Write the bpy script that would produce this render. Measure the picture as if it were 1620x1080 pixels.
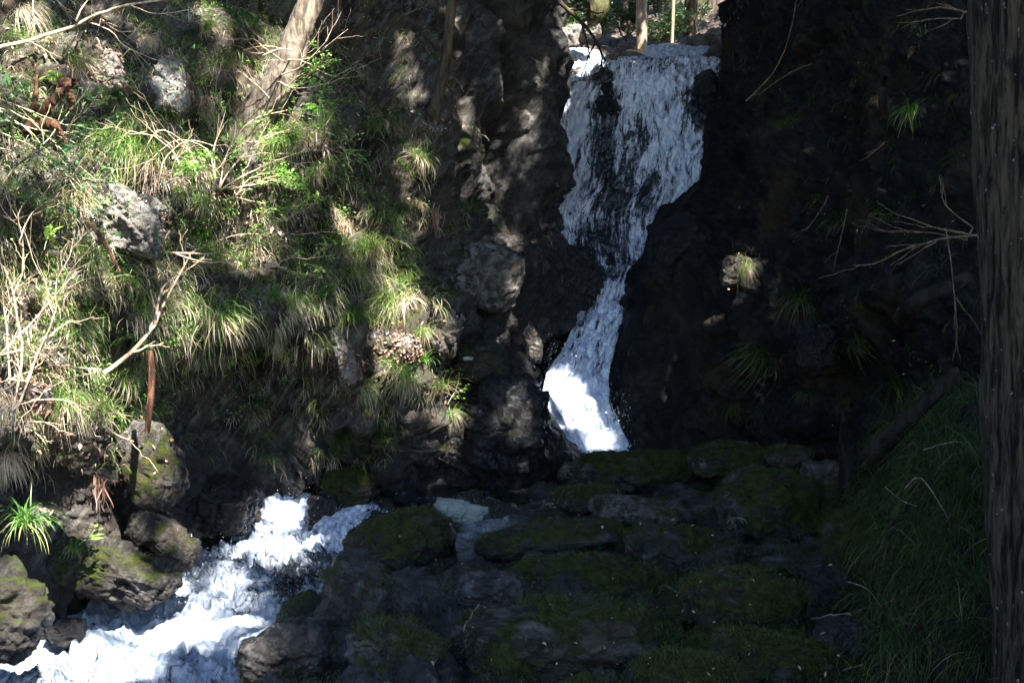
import bpy, math, random
import numpy as np
from mathutils import Vector

for o in list(bpy.data.objects):
    bpy.data.objects.remove(o)
scn = bpy.context.scene
COL = scn.collection
rng = np.random.default_rng(11)
random.seed(11)

# ------------------------------------------------------------------ camera
F = 2225.0            # focal length in photo pixels
CZ = 1.7              # camera height over the pool
cam_d = bpy.data.cameras.new("camera")
cam_d.sensor_width = 36.0
cam_d.lens = 36.0 * F / 1620.0
cam_d.clip_end = 400
cam = bpy.data.objects.new("camera", cam_d)
COL.objects.link(cam)
cam.location = (0, 0, CZ)
cam.rotation_euler = (math.radians(90), 0, 0)
scn.camera = cam

# ------------------------------------------------------------------ light
SUN = np.array([0.30, -0.56, 0.772]); SUN /= np.linalg.norm(SUN)
elev = math.asin(SUN[2])
az = math.atan2(SUN[0], SUN[1])          # from +Y clockwise
world = bpy.data.worlds.new("World"); scn.world = world
world.use_nodes = True
wn = world.node_tree
bg = wn.nodes['Background']
sky = wn.nodes.new('ShaderNodeTexSky')
sky.sky_type = 'NISHITA'; sky.sun_disc = False
sky.sun_elevation = elev; sky.sun_rotation = az
sky.air_density = 1.0; sky.dust_density = 0.4; sky.ozone_density = 4.5
wn.links.new(sky.outputs[0], bg.inputs[0])
bg.inputs[1].default_value = 0.06
sl = bpy.data.lights.new("sun", 'SUN')
sl.energy = 5.0; sl.angle = math.radians(0.53); sl.color = (1.0, 0.965, 0.92)
so = bpy.data.objects.new("sun", sl); COL.objects.link(so)
so.rotation_euler = Vector(SUN).to_track_quat('Z', 'Y').to_euler()
so.location = (4, -6, 14)
scn.view_settings.view_transform = 'Standard'
scn.view_settings.look = 'None'
scn.view_settings.exposure = 2.65
scn.view_settings.gamma = 1.0
scn.render.engine = 'CYCLES'
scn.cycles.max_bounces = 6
scn.cycles.diffuse_bounces = 3
scn.cycles.transparent_max_bounces = 12

# ------------------------------------------------------------------ helpers
def P(px, py, d):
    px = np.asarray(px, float); py = np.asarray(py, float); d = np.asarray(d, float)
    return np.stack(np.broadcast_arrays((px - 810) / F * d, d, CZ + (540 - py) / F * d), -1)

def topix(p):
    d = np.maximum(p[..., 1], 0.1)
    return 810 + p[..., 0] / d * F, 540 - (p[..., 2] - CZ) / d * F

def _h(i, j, k, s):
    n = (i * 374761393 + j * 668265263 + k * 2147483647 + s * 1274126177) & 0xffffffff
    n = ((n ^ (n >> 13)) * 1274126177) & 0xffffffff
    n = (n ^ (n >> 16)) & 0xffffffff
    n = (n * 2246822519) & 0xffffffff
    n = n ^ (n >> 15)
    return (n & 0xffffff).astype(np.float64) / 16777215.0

def vnoise(p, s=0):
    """smooth value noise, -1..1"""
    q = np.floor(p).astype(np.int64); f = p - q
    f = f * f * f * (f * (f * 6 - 15) + 10)
    r = 0
    for a in (0, 1):
        wa = f[..., 0] if a else 1 - f[..., 0]
        for b in (0, 1):
            wb = f[..., 1] if b else 1 - f[..., 1]
            for c in (0, 1):
                wc = f[..., 2] if c else 1 - f[..., 2]
                r = r + wa * wb * wc * _h(q[..., 0] + a, q[..., 1] + b, q[..., 2] + c, s)
    return r * 2 - 1

def fbm(p, o=4, s=0, g=0.5):
    r = 0; a = 1.0; t = 0
    for i in range(o):
        r = r + a * vnoise(p * (2.03 ** i) + 7.3 * i, s + i); t += a; a *= g
    return r / t

def ridged(p, o=4, s=0, g=0.55):
    r = 0; a = 1.0; t = 0
    for i in range(o):
        r = r + a * (1 - 2 * np.abs(vnoise(p * (2.07 ** i) + 3.1 * i, s + i))); t += a; a *= g
    return r / t

def facets(p, s=0):
    """blocky broken rock: nearest cell, each cell a tilted plane"""
    q = np.floor(p).astype(np.int64)
    best = np.full(p.shape[:-1], 9.0); sec = best.copy(); h = np.zeros_like(best)
    for a in (-1, 0, 1):
        for b in (-1, 0, 1):
            for c in (-1, 0, 1):
                i, j, k = q[..., 0] + a, q[..., 1] + b, q[..., 2] + c
                dx = i + _h(i, j, k, s) - p[..., 0]
                dy = j + _h(i, j, k, s + 1) - p[..., 1]
                dz = k + _h(i, j, k, s + 2) - p[..., 2]
                dd = dx * dx + dy * dy + dz * dz
                v = (_h(i, j, k, s + 3) - .5) * 1.1 + (_h(i, j, k, s + 4) - .5) * 1.5 * dx \
                    + (_h(i, j, k, s + 5) - .5) * 1.5 * dy + (_h(i, j, k, s + 6) - .5) * 1.5 * dz
                m = dd < best
                sec = np.where(m, best, np.minimum(sec, dd))
                h = np.where(m, v, h); best = np.where(m, dd, best)
    edge = np.clip((np.sqrt(sec) - np.sqrt(best)) / 0.12, 0, 1)
    return h * (0.4 + .6 * edge) - 0.18 * (1 - edge)

def sstep(x, a, b):
    t = np.clip((x - a) / (b - a), 0, 1)
    return t * t * (3 - 2 * t)

def tag(o, label=None, cat=None, group=None, kind=None):
    if label: o['label'] = label
    if cat: o['category'] = cat
    if group: o['group'] = group
    if kind: o['kind'] = kind
    return o

def mesh_obj(name, V, Fc, mat, parent=None, attrs=None, smooth=True, uv=None):
    V = np.ascontiguousarray(V, np.float32).reshape(-1, 3)
    Fc = np.ascontiguousarray(Fc, np.int32)
    n = Fc.shape[1]
    me = bpy.data.meshes.new(name)
    me.vertices.add(len(V)); me.vertices.foreach_set('co', V.ravel())
    me.loops.add(Fc.size); me.loops.foreach_set('vertex_index', Fc.ravel())
    me.polygons.add(len(Fc))
    me.polygons.foreach_set('loop_start', np.arange(0, Fc.size, n, dtype=np.int32))
    me.polygons.foreach_set('loop_total', np.full(len(Fc), n, np.int32))
    me.update(calc_edges=True)
    if smooth:
        me.polygons.foreach_set('use_smooth', np.ones(len(Fc), bool))
    if attrs:
        for k, a in attrs.items():
            a = np.asarray(a, np.float32)
            if a.ndim == 1:
                at = me.attributes.new(k, 'FLOAT', 'POINT'); at.data.foreach_set('value', a)
            else:
                at = me.attributes.new(k, 'FLOAT_VECTOR', 'POINT'); at.data.foreach_set('vector', a.ravel())
    me.materials.append(mat)
    o = bpy.data.objects.new(name, me); COL.objects.link(o)
    if parent: o.parent = parent
    return o

def empty(name, loc=(0, 0, 0)):
    o = bpy.data.objects.new(name, None); COL.objects.link(o)
    o.location = tuple(float(v) for v in loc); o.empty_display_size = .2
    return o

def grid_faces(nv, nu):
    i = np.arange(nv * nu).reshape(nv, nu)
    return np.stack([i[:-1, :-1], i[:-1, 1:], i[1:, 1:], i[1:, :-1]], -1).reshape(-1, 4)

def catmull(A, n):
    """resample axis 0 of A to n samples with a Catmull-Rom spline"""
    A = np.asarray(A, float); m = len(A)
    t = np.linspace(0, m - 1, n); i = np.minimum(t.astype(int), m - 2); f = (t - i)
    f = f.reshape((-1,) + (1,) * (A.ndim - 1))
    g = lambda k: A[np.clip(k, 0, m - 1)]
    p0, p1, p2, p3 = g(i - 1), g(i), g(i + 1), g(i + 2)
    return 0.5 * (2 * p1 + (p2 - p0) * f + (2 * p0 - 5 * p1 + 4 * p2 - p3) * f ** 2 + (3 * p1 - p0 - 3 * p2 + p3) * f ** 3)

def normals(S, smooth=0):
    du = np.gradient(S, axis=1); dv = np.gradient(S, axis=0)
    n = np.cross(du, dv); n /= np.linalg.norm(n, axis=-1, keepdims=True) + 1e-9
    c = -(S - np.array([0, 0, CZ]))
    if np.mean(np.sum(n * c, -1)) < 0: n = -n
    return n

# ------------------------------------------------------------------ node helper
class NT:
    def __init__(self, name):
        self.m = bpy.data.materials.new(name); self.m.use_nodes = True
        self.t = self.m.node_tree; self.t.nodes.clear()
        self.out = self.t.nodes.new('ShaderNodeOutputMaterial')
        self.tc = self.t.nodes.new('ShaderNodeTexCoord').outputs['Object']
    def n(self, ty, ins=None, **kw):
        nd = self.t.nodes.new(ty)
        for k, v in kw.items(): setattr(nd, k, v)
        for k, v in (ins or {}).items(): self.set(nd.inputs[k], v)
        return nd
    def set(self, sock, v):
        if isinstance(v, bpy.types.NodeSocket): self.t.links.new(v, sock)
        else:
            if sock.type == 'RGBA' and not np.isscalar(v) and len(v) == 3: v = (*v, 1)
            sock.default_value = v
    def math(self, op, a, b=0.0, c=None, clamp=False):
        nd = self.n('ShaderNodeMath', operation=op); nd.use_clamp = clamp
        self.set(nd.inputs[0], a); self.set(nd.inputs[1], b)
        if c is not None: self.set(nd.inputs[2], c)
        return nd.outputs[0]
    def noise(self, scale, detail=6, rough=.6, dist=0, vec=None, out=0):
        nd = self.n('ShaderNodeTexNoise', {'Scale': scale, 'Detail': detail, 'Roughness': rough, 'Distortion': dist})
        self.t.links.new(vec or self.tc, nd.inputs['Vector'])
        return nd.outputs[out]
    def vor(self, scale, feature='F1', vec=None, out=0, rand=1.0):
        nd = self.n('ShaderNodeTexVoronoi', feature=feature)
        nd.inputs['Scale'].default_value = scale; nd.inputs['Randomness'].default_value = rand
        self.t.links.new(vec or self.tc, nd.inputs['Vector'])
        return nd.outputs[out]
    def map(self, x, a, b, c=0.0, d=1.0):
        nd = self.n('ShaderNodeMapRange', interpolation_type='SMOOTHSTEP')
        self.set(nd.inputs[0], x); self.set(nd.inputs[1], a); self.set(nd.inputs[2], b)
        self.set(nd.inputs[3], c); self.set(nd.inputs[4], d)
        return nd.outputs[0]
    def mix(self, f, a, b, mode='MIX'):
        nd = self.n('ShaderNodeMix', data_type='RGBA', blend_type=mode)
        self.set(nd.inputs[0], f); self.set(nd.inputs[6], a); self.set(nd.inputs[7], b)
        return nd.outputs[2]
    def scalev(self, v):
        nd = self.n('ShaderNodeMapping'); self.t.links.new(self.tc, nd.inputs[0])
        nd.inputs['Scale'].default_value = v
        return nd.outputs[0]
    def attr(self, name, out='Fac'):
        return self.n('ShaderNodeAttribute', attribute_name=name).outputs[out]
    def bump(self, h, dist, strength=1.0, normal=None):
        nd = self.n('ShaderNodeBump', {'Height': h, 'Distance': dist, 'Strength': strength})
        if normal: self.t.links.new(normal, nd.inputs['Normal'])
        return nd.outputs[0]
    def princ(self, **kw):
        nd = self.n('ShaderNodeBsdfPrincipled')
        for k, v in kw.items(): self.set(nd.inputs[k.replace('_', ' ')], v)
        return nd.outputs[0]
    def done(self, sh):
        self.t.links.new(sh, self.out.inputs[0]); return self.m

def rock_mat(name, dark, mid, pale, moss1=(.030, .050, .010), moss2=(.085, .105, .022), lich=(.26, .28, .24), mossbias=0.0, lichbias=0.0, bump=1.0, sp=1.0, tilt=None):
    k = NT(name)
    a = k.n('ShaderNodeSeparateXYZ', {0: k.attr('M', 'Vector')})
    moss_a, wet, pal = a.outputs[0], a.outputs[1], a.outputs[2]
    geo = k.n('ShaderNodeNewGeometry')
    nz = k.n('ShaderNodeSeparateXYZ', {0: geo.outputs['Normal']}).outputs[2]
    n1 = k.noise(2.2, 12, .68, .6); n2 = k.noise(9, 10, .7, .4); n3 = k.noise(1.1, 5, .6)
    n4 = k.noise(38, 6, .7)
    sv_ = k.scalev((3, 3, 11))
    if tilt is not None:
        r_ = k.n('ShaderNodeVectorRotate', rotation_type='Y_AXIS'); k.t.links.new(k.tc, r_.inputs['Vector']); r_.inputs['Angle'].default_value = tilt
        m_ = k.n('ShaderNodeMapping'); k.t.links.new(r_.outputs[0], m_.inputs[0]); m_.inputs['Scale'].default_value = (3, 3, 11); sv_ = m_.outputs[0]
    strat = k.noise(1.0, 8, .7, 1.0, vec=sv_)
    c = k.mix(k.map(n1, .36, .66), dark, mid)
    c = k.mix(k.math('MULTIPLY', k.map(strat, .45, .7), .55), c, pale)
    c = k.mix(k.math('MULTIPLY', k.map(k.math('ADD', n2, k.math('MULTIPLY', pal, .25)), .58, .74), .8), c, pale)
    fl = k.map(k.noise(21, 5, .8, .6), .60, .66)
    c = k.mix(k.math('MULTIPLY', fl, .55), c, pale)
    dkk = k.map(k.noise(13, 6, .8, 1.2), .34, .42, 1.0, 0.0)
    c = k.mix(k.math('MULTIPLY', dkk, .7), c, (.004, .004, .004))
    # brown iron staining
    c = k.mix(k.math('MULTIPLY', k.map(n3, .5, .68), .45), c, (.085, .055, .028))
    # lichen flakes
    lv = k.map(k.math('ADD', k.noise(5.5, 9, .75, 1.2), k.math('MULTIPLY', pal, .16)), .70 - lichbias, .74 - lichbias)
    c = k.mix(k.math('MULTIPLY', lv, .8), c, lich)
    crack = k.map(n2, .30, .38, 1, 0)
    c = k.mix(k.math('MULTIPLY', crack, .55), c, (.012, .011, .010))
    # wet = darker
    c = k.mix(k.math('MULTIPLY', wet, .75), c, (.006, .0065, .007))
    # moss
    mm = k.math('ADD', k.math('MULTIPLY', nz, .30), k.math('ADD', moss_a, k.math('MULTIPLY', k.math('SUBTRACT', n3, .5), 1.1)))
    mm = k.math('ADD', mm, k.math('MULTIPLY', k.math('SUBTRACT', n2, .5), .7))
    mf = k.map(mm, .36 - mossbias, .68 - mossbias)
    mc = k.mix(k.map(k.noise(16, 6, .7), .35, .65), moss1, moss2)
    mc = k.mix(k.math('MULTIPLY', k.map(k.noise(3.3, 6, .7), .52, .66), .6), mc, (.055, .040, .018))
    c = k.mix(mf, c, mc)
    rough = k.math('SUBTRACT', .85, k.math('MULTIPLY', wet, .62))
    rough = k.math('ADD', rough, k.math('MULTIPLY', k.math('SUBTRACT', n2, .5), .35))
    rough = k.mix(mf, rough, (.95, .95, .95))
    b1 = k.bump(k.math('ADD', n2, k.math('MULTIPLY', strat, .7)), .06 * bump, .9)
    fine = k.math('ADD', n4, k.math('MULTIPLY', k.noise(120, 4, .7), k.math('ADD', .35, k.math('MULTIPLY', mf, .9))))
    b2 = k.bump(fine, .022 * bump, .9, b1)
    spec = k.math('ADD', .18 * sp, k.math('MULTIPLY', wet, .5 * sp))
    spec = k.math('MULTIPLY', spec, k.math('SUBTRACT', 1.0, k.math('MULTIPLY', mf, .85)))
    return k.done(k.princ(Base_Color=c, Roughness=rough, Specular_IOR_Level=spec, Normal=b2))

M = {}
M['left'] = rock_mat('left_cliff_rock', (.020, .016, .011), (.10, .082, .06), (.32, .30, .27), lichbias=.03, sp=.7, tilt=1.0)
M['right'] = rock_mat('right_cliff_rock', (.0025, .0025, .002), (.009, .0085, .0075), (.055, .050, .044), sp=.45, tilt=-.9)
M['fore'] = rock_mat('bed_rock', (.011, .0095, .0075), (.062, .052, .038), (.30, .285, .25), moss1=(.026, .036, .010), moss2=(.080, .092, .026), mossbias=.18, sp=.85)
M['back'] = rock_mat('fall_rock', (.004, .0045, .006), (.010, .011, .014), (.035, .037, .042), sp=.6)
M['glint'] = rock_mat('glittering_wet_rock', (.006, .007, .009), (.02, .02, .022), (.06, .06, .065), bump=2.6)
M['slab'] = rock_mat('blue_slab_rock', (.05, .055, .065), (.10, .11, .13), (.17, .18, .2), mossbias=-.3, bump=.5)
M['lich'] = rock_mat('lichen_slab_rock', (.16, .17, .16), (.24, .26, .24), (.34, .37, .34), mossbias=-.3, lichbias=.1, bump=.4)

def plant_mat(name, cols, trans=.35, rough=.42, objrand=True, brown=(.16, .10, .055), spec=.5):
    """cols: ramp over the per-blade attribute 'u'"""
    k = NT(name)
    u = k.attr('u')
    r = k.n('ShaderNodeValToRGB'); k.t.links.new(u, r.inputs[0])
    el = r.color_ramp.elements
    while len(el) < len(cols): el.new(.5)
    for e, (p, c) in zip(el, cols): e.position = p; e.color = (*c, 1)
    col = r.outputs[0]
    rnd = k.n('ShaderNodeObjectInfo').outputs['Random']
    hsv = k.n('ShaderNodeHueSaturation', {'Hue': k.math('ADD', .485, k.math('MULTIPLY', rnd, .03)), 'Saturation': 1.0,
              'Value': k.math('ADD', .82, k.math('MULTIPLY', rnd, .4)), 'Color': col})
    c = hsv.outputs[0]
    p = k.princ(Base_Color=c, Roughness=rough, Specular_IOR_Level=spec)
    t = k.n('ShaderNodeBsdfTranslucent', {0: c}).outputs[0]
    mx = k.n('ShaderNodeMixShader', {0: trans, 1: p, 2: t})
    return k.done(mx.outputs[0])

M['sedge'] = plant_mat('sedge_blades', [(0, (.035, .085, .014)), (.45, (.11, .22, .035)), (.62, (.28, .33, .09)), (.8, (.36, .28, .16)), (1, (.55, .46, .34))])
M['sedge_green'] = plant_mat('green_sedge_blades', [(0, (.05, .12, .02)), (.6, (.13, .25, .04)), (.85, (.28, .36, .08)), (1, (.45, .38, .2))])
M['grass_dark'] = plant_mat('shade_tinted_grass', [(0, (.008, .020, .006)), (.55, (.036, .068, .018)), (.8, (.08, .11, .03)), (1, (.15, .12, .065))], spec=.15)  # darker copy for tufts in shade; the shade is put into the blade colours
M['mossblade'] = plant_mat('moss_blades', [(0, (.030, .044, .012)), (.5, (.085, .098, .028)), (.8, (.07, .055, .025)), (1, (.12, .09, .045))], trans=.15, rough=.8, spec=.1)
M['straw'] = plant_mat('dead_straw', [(0, (.20, .13, .075)), (.5, (.42, .31, .20)), (1, (.60, .50, .38))], trans=.2)
M['leaf'] = plant_mat('fresh_leaf', [(0, (.07, .17, .02)), (.5, (.17, .34, .05)), (1, (.32, .52, .11))], trans=.42, rough=.45)
M['leaf_dark'] = plant_mat('evergreen_leaf', [(0, (.015, .045, .02)), (.6, (.035, .09, .035)), (1, (.09, .17, .06))], trans=.12, rough=.28, spec=.5)
M['canopy'] = plant_mat('canopy_leaf', [(0, (.02, .05, .015)), (1, (.05, .09, .03))], trans=.05, rough=.6)
M['litter'] = plant_mat('leaf_litter', [(0, (.13, .07, .04)), (.5, (.30, .17, .11)), (.85, (.46, .31, .22)), (1, (.60, .50, .42))], trans=.1, rough=.7)

def wood_mat(name, a, b, moss=0.0, vs=(14, 14, 1.6), bump=.03, lichen=0.0, rough=.85):
    k = NT(name)
    v = k.scalev(vs)
    n = k.noise(1.0, 10, .7, .5, vec=v); n2 = k.noise(2.5, 6, .6); n3 = k.noise(18, 5, .6)
    c = k.mix(k.map(n, .40, .60), a, b)
    if moss:
        c = k.mix(k.math('MULTIPLY', k.map(k.math('ADD', n2, k.math('MULTIPLY', n3, .3)), .92 - moss, 1.04 - moss), .8), c, (.045, .065, .014))
    if lichen:
        c = k.mix(k.map(k.noise(26, 3, .6), .76 - lichen, .80 - lichen), c, (.17, .20, .17))
    bm = k.bump(k.math('ADD', n, k.math('MULTIPLY', n3, .3)), bump, 1.0)
    return k.done(k.princ(Base_Color=c, Roughness=rough, Normal=bm, Specular_IOR_Level=.12))
M['cedar'] = wood_mat('cedar_bark', (.006, .005, .0035), (.066, .053, .035), .10, (30, 30, 4.0), .03, .09)
M['bark'] = wood_mat('grey_bark', (.055, .042, .03), (.19, .155, .115), .15, (12, 12, 3), .02)
M['bark_dark'] = wood_mat('dark_bark', (.035, .025, .016), (.09, .07, .045), .15, (12, 12, 2), .01)
M['bark_pale'] = wood_mat('pale_bark', (.16, .12, .08), (.34, .27, .19), .05, (10, 10, 2), .01)
M['twig'] = wood_mat('bleached_twig', (.30, .20, .12), (.58, .46, .33), 0, (30, 30, 8), .002)
M['twig_green'] = wood_mat('green_twig', (.20, .20, .10), (.42, .42, .26), 0, (30, 30, 8), .002)
M['twig_grey'] = wood_mat('grey_twig', (.07, .06, .045), (.20, .17, .13), 0, (30, 30, 8), .002)
M['twig_dark'] = wood_mat('dark_twig', (.06, .045, .03), (.16, .12, .08), 0, (30, 30, 8), .002)
M['rot'] = wood_mat('rotten_red_wood', (.025, .011, .007), (.13, .062, .035), 0, (22, 22, 4), .03)
M['log'] = wood_mat('dead_log', (.003, .0025, .002), (.022, .018, .013), .12, (9, 9, 2), .01)

# ------------------------------------------------------------------ terrain sheets
SURF = []   # (name, P(n,3), N(n,3))

def sheet(name, ctrl, nv, nu, disp, mat, M_fn, flip=False):
    """ctrl[row][col] = (px,py,d) control points of a real surface in the gorge"""
    C = np.array([[P(*c) for c in row] for row in ctrl])
    S = catmull(C, nv); S = np.swapaxes(catmull(np.swapaxes(S, 0, 1), nu), 0, 1)
    N = normals(S)
    px, py = topix(S)
    S = S + N * disp(S, px, py)[..., None]
    N = normals(S)
    px, py = topix(S)
    A = M_fn(S, N, px, py)
    o = mesh_obj(name, S, grid_faces(nv, nu), mat, attrs={'M': A.reshape(-1, 3)})
    SURF.append((name, S.reshape(-1, 3), N.reshape(-1, 3)))
    return o

def gs(px, py, cx, cy, rx, ry, ang=0):
    a = math.radians(ang); c, s = math.cos(a), math.sin(a)
    x = px - cx; y = py - cy
    u = (x * c + y * s) / rx; v = (-x * s + y * c) / ry
    return np.exp(-(u * u + v * v))

# ---- left cliff
cols = [-500, -200, 0, 130, 260, 400, 520, 640, 740, 810]
Lrows = [
 (-500, 890, [15, 16, 16.5, 17, 17.6, 18.5, 19.3, 20, 20.6, 21, 21.3]),
 (-200, 868, [13.5, 14, 14.5, 15, 15.8, 16.8, 17.8, 18.8, 19.6, 20.2, 20.6]),
 (0, 862, [12.4, 12.9, 13.3, 14, 14.8, 15.8, 16.9, 17.9, 18.8, 19.4, 19.9]),
 (110, 856, [11.8, 12.3, 12.7, 13.4, 14.1, 15.1, 16.5, 17.5, 18.5, 19.2, 19.7]),
 (210, 850, [11.4, 11.9, 12.2, 12.8, 13.6, 14.7, 16.0, 17.1, 18.2, 19.0, 19.5]),
 (310, 842, [11.1, 11.5, 11.9, 12.4, 13.3, 14.4, 15.6, 16.8, 18.0, 18.8, 19.3]),
 (365, 874, [10.9, 11.4, 11.7, 12.3, 13.2, 14.3, 15.5, 16.6, 17.8, 18.6, 19.1]),
 (425, 938, [10.8, 11.2, 11.6, 12.2, 13.1, 14.2, 15.3, 16.4, 17.5, 18.2, 18.8]),
 (490, 915, [10.7, 11.1, 11.5, 12.2, 13.2, 14.1, 15.0, 16.0, 17.1, 17.8, 18.3]),
 (550, 838, [10.6, 11.0, 11.4, 12.2, 13.3, 14.2, 14.9, 15.7, 16.9, 17.3, 17.7]),
 (600, 792, [10.5, 10.9, 11.4, 12.2, 13.4, 14.5, 15.2, 15.7, 16.6, 16.9, 17.2]),
 (660, 848, [10.5, 10.9, 11.4, 12.2, 13.6, 14.9, 15.6, 15.9, 16.4, 16.6, 16.9]),
 (725, 914, [10.5, 10.9, 11.5, 12.3, 13.9, 15.3, 15.9, 16.1, 16.2, 16.4, 16.8]),
 (790, 945, [10.5, 11.0, 11.6, 12.5, 14.1, 15.8, 16.3, 16.4, 16.4, 16.6, 16.9]),
 (900, 945, [10.5, 11.0, 11.6, 12.7, 14.3, 16.2, 16.6, 16.7, 16.7, 16.8, 17.0]),
 (1150, 945, [10.5, 11.0, 11.7, 12.9, 14.5, 16.4, 16.8, 16.9, 16.9, 17.0, 17.1]),
]
ctrl = []
for py, e, ds in Lrows:
    row = [(c, py, d) for c, d in zip(cols, ds)]
    row.append((e, py, ds[-1])); row.append((e + 12, py, ds[-1] + .7)); row.append((e - 20, py, ds[-1] + 2.6))
    ctrl.append(row)

Lb = [ # bulges (+) and hollows (-): cx cy rx ry ang amp
 (200, 235, 70, 45, 10, .38), (130, 330, 60, 70, 0, .2), (300, 300, 60, 55, 20, .35), (460, 235, 60, 60, 30, .45),
 (250, 130, 40, 60, 0, .25), (330, 60, 60, 50, 0, .3), (90, 100, 60, 50, 0, .2), (350, 480, 90, 45, 5, .40),
 (200, 500, 60, 45, 0, .25), (60, 560, 60, 40, 0, .2), (350, 610, 110, 45, 0, -.55), (330, 690, 100, 60, 0, -.5),
 (60, 400, 40, 50, 0, -.35), (345, 360, 40, 50, 0, -.35), (550, 400, 60, 60, 40, .35), (470, 470, 25, 70, -25, .35),
 (505, 540, 14, 60, -12, -.4), (540, 545, 16, 60, -12, .3), (640, 500, 60, 45, 20, .45), (690, 530, 30, 35, 20, .25), (620, 590, 70, 18, 15, .25),
 (600, 150, 40, 120, -15, -.3), (655, 130, 16, 110, -12, .40), (620, 175, 30, 50, -20, .25), (570, 280, 60, 60, 30, -.25), (650, 240, 30, 50, 0, .3), (590, 215, 25, 30, 0, .25),
 (735, 250, 18, 90, -35, .35), (705, 190, 12, 60, -15, -.3), (760, 100, 18, 110, 0, .35), (795, 120, 12, 130, -5, -.45), (838, 220, 18, 140, -3, .35), (815, 330, 16, 70, -20, -.35),
 (860, 80, 15, 100, 0, .25), (770, 430, 60, 50, 20, .35), (690, 400, 25, 60, -20, -.35), (840, 440, 60, 60, 20, .2), (740, 560, 30, 50, -10, -.35),
 (790, 640, 50, 60, 20, .2), (680, 660, 50, 30, 30, .25), (560, 650, 80, 40, 15, .1), (450, 620, 50, 60, 0, -.35), (560, 715, 60, 20, 15, .15),
 (20, 700, 60, 90, 0, .25), (130, 640, 50, 50, 0, .2), (60, 760, 26, 80, 0, -.25), (120, 730, 30, 70, 0, .22), (150, 850, 80, 50, 10, .25), (30, 950, 60, 60, 0, .25)]
def ldisp(S, px, py):
    h = np.zeros(S.shape[:2])
    for cx, cy, rx, ry, an, am in Lb: h += am * gs(px, py, cx, cy, rx, ry, an)
    rocky = np.clip(sstep(px, 560, 760) + sstep(py, 640, 760), 0, 1)
    h += .30 * fbm(S * .7, 4, 3)
    st = S * np.array([1.6, 1.6, .8])
    w = S + .25 * np.stack([fbm(S * 1.3, 3, 20), fbm(S * 1.3, 3, 21), fbm(S * 1.3, 3, 22)], -1)
    h += .22 * facets(w * np.array([1.5, 1.5, 1.0]), 5) * (1 - .4 * rocky)
    dg = np.stack([w[..., 0] * .8 + w[..., 2] * .45, w[..., 1] * .8, w[..., 2] * .45 - w[..., 0] * .5], -1)
    h += .26 * rocky * facets(dg * 1.15, 7)
    h += (.07 + .03 * rocky) * facets(w * 3.7, 30)
    h += .07 * ridged(st * 2.3, 4, 9) * (1 - .2 * rocky)
    h += .028 * facets(w * 9, 40) + .018 * fbm(S * 17, 3, 50)
    d = S[..., 1]
    h *= np.where(px > 700, 1 - .45 * sstep(px, 820, 950), 1)
    return h
def lM(S, N, px, py):
    moss = -.05 + .25 * sstep(520 - px, -80, 200) * 0 + .3 * fbm(S * .9, 3, 60)
    moss = moss + .35 * gs(px, py, 240, 690, 60, 60) + .35 * gs(px, py, 690, 500, 60, 60) + .3 * gs(px, py, 560, 420, 120, 150) + .3 * gs(px, py, 740, 260, 60, 90)
    wet = np.clip(sstep(py, 640, 760) * .9 + sstep(px, 690, 760) * .72 + .25 * fbm(S * 1.2, 3, 61), 0, 1)
    wet = wet * np.clip(1 - .8 * gs(px, py, 130, 850, 130, 60), 0, 1)
    wet = np.clip(wet + .35 * sstep(px, 480, 640) * sstep(py, 150, 400) * (1 - gs(px, py, 640, 520, 90, 70)), 0, 1)
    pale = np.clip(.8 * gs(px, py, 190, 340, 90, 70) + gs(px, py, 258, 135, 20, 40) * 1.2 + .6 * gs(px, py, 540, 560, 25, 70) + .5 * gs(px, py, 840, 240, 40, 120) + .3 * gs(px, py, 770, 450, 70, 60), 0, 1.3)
    return np.stack([moss, wet, pale], -1)
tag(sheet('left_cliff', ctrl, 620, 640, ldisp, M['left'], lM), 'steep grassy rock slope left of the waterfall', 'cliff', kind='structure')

# ---- right cliff
Rrows = [
 (-500, 1215, [21.0, 19.6, 18.6, 17.6, 16.6, 15.6, 14.5, 13.5]),
 (-200, 1200, [20.6, 19.2, 18.0, 16.8, 15.6, 14.6, 13.4, 12.4]),
 (0, 1180, [20.6, 18.8, 17.5, 16.2, 14.9, 13.8, 12.6, 11.6]),
 (80, 1160, [20.3, 18.5, 17.2, 15.9, 14.6, 13.4, 12.3, 11.3]),
 (140, 1160, [20.0, 18.3, 17.0, 15.7, 14.4, 13.2, 12.1, 11.1]),
 (195, 1140, [19.8, 18.1, 16.8, 15.5, 14.2, 13.0, 11.9, 10.9]),
 (290, 1100, [19.4, 17.8, 16.5, 15.2, 13.9, 12.6, 11.5, 10.5]),
 (335, 1062, [19.2, 17.6, 16.3, 15.0, 13.7, 12.4, 11.3, 10.3]),
 (400, 1032, [18.9, 17.3, 16.0, 14.8, 13.5, 12.2, 11.1, 10.1]),
 (445, 1004, [18.7, 17.1, 15.9, 14.7, 13.4, 12.0, 10.9, 10.0]),
 (520, 980, [18.3, 16.9, 15.8, 14.7, 13.4, 11.9, 10.8, 9.9]),
 (600, 964, [17.9, 16.8, 15.9, 14.9, 13.6, 12.0, 10.8, 9.9]),
 (680, 984, [17.5, 16.8, 16.1, 15.3, 14.0, 12.4, 11.0, 10.0]),
 (740, 986, [17.2, 16.9, 16.4, 15.7, 14.4, 12.8, 11.3, 10.2]),
 (850, 990, [17.2, 17.0, 16.6, 16.0, 14.8, 13.2, 11.6, 10.4]),
]
ctrl = []
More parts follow.
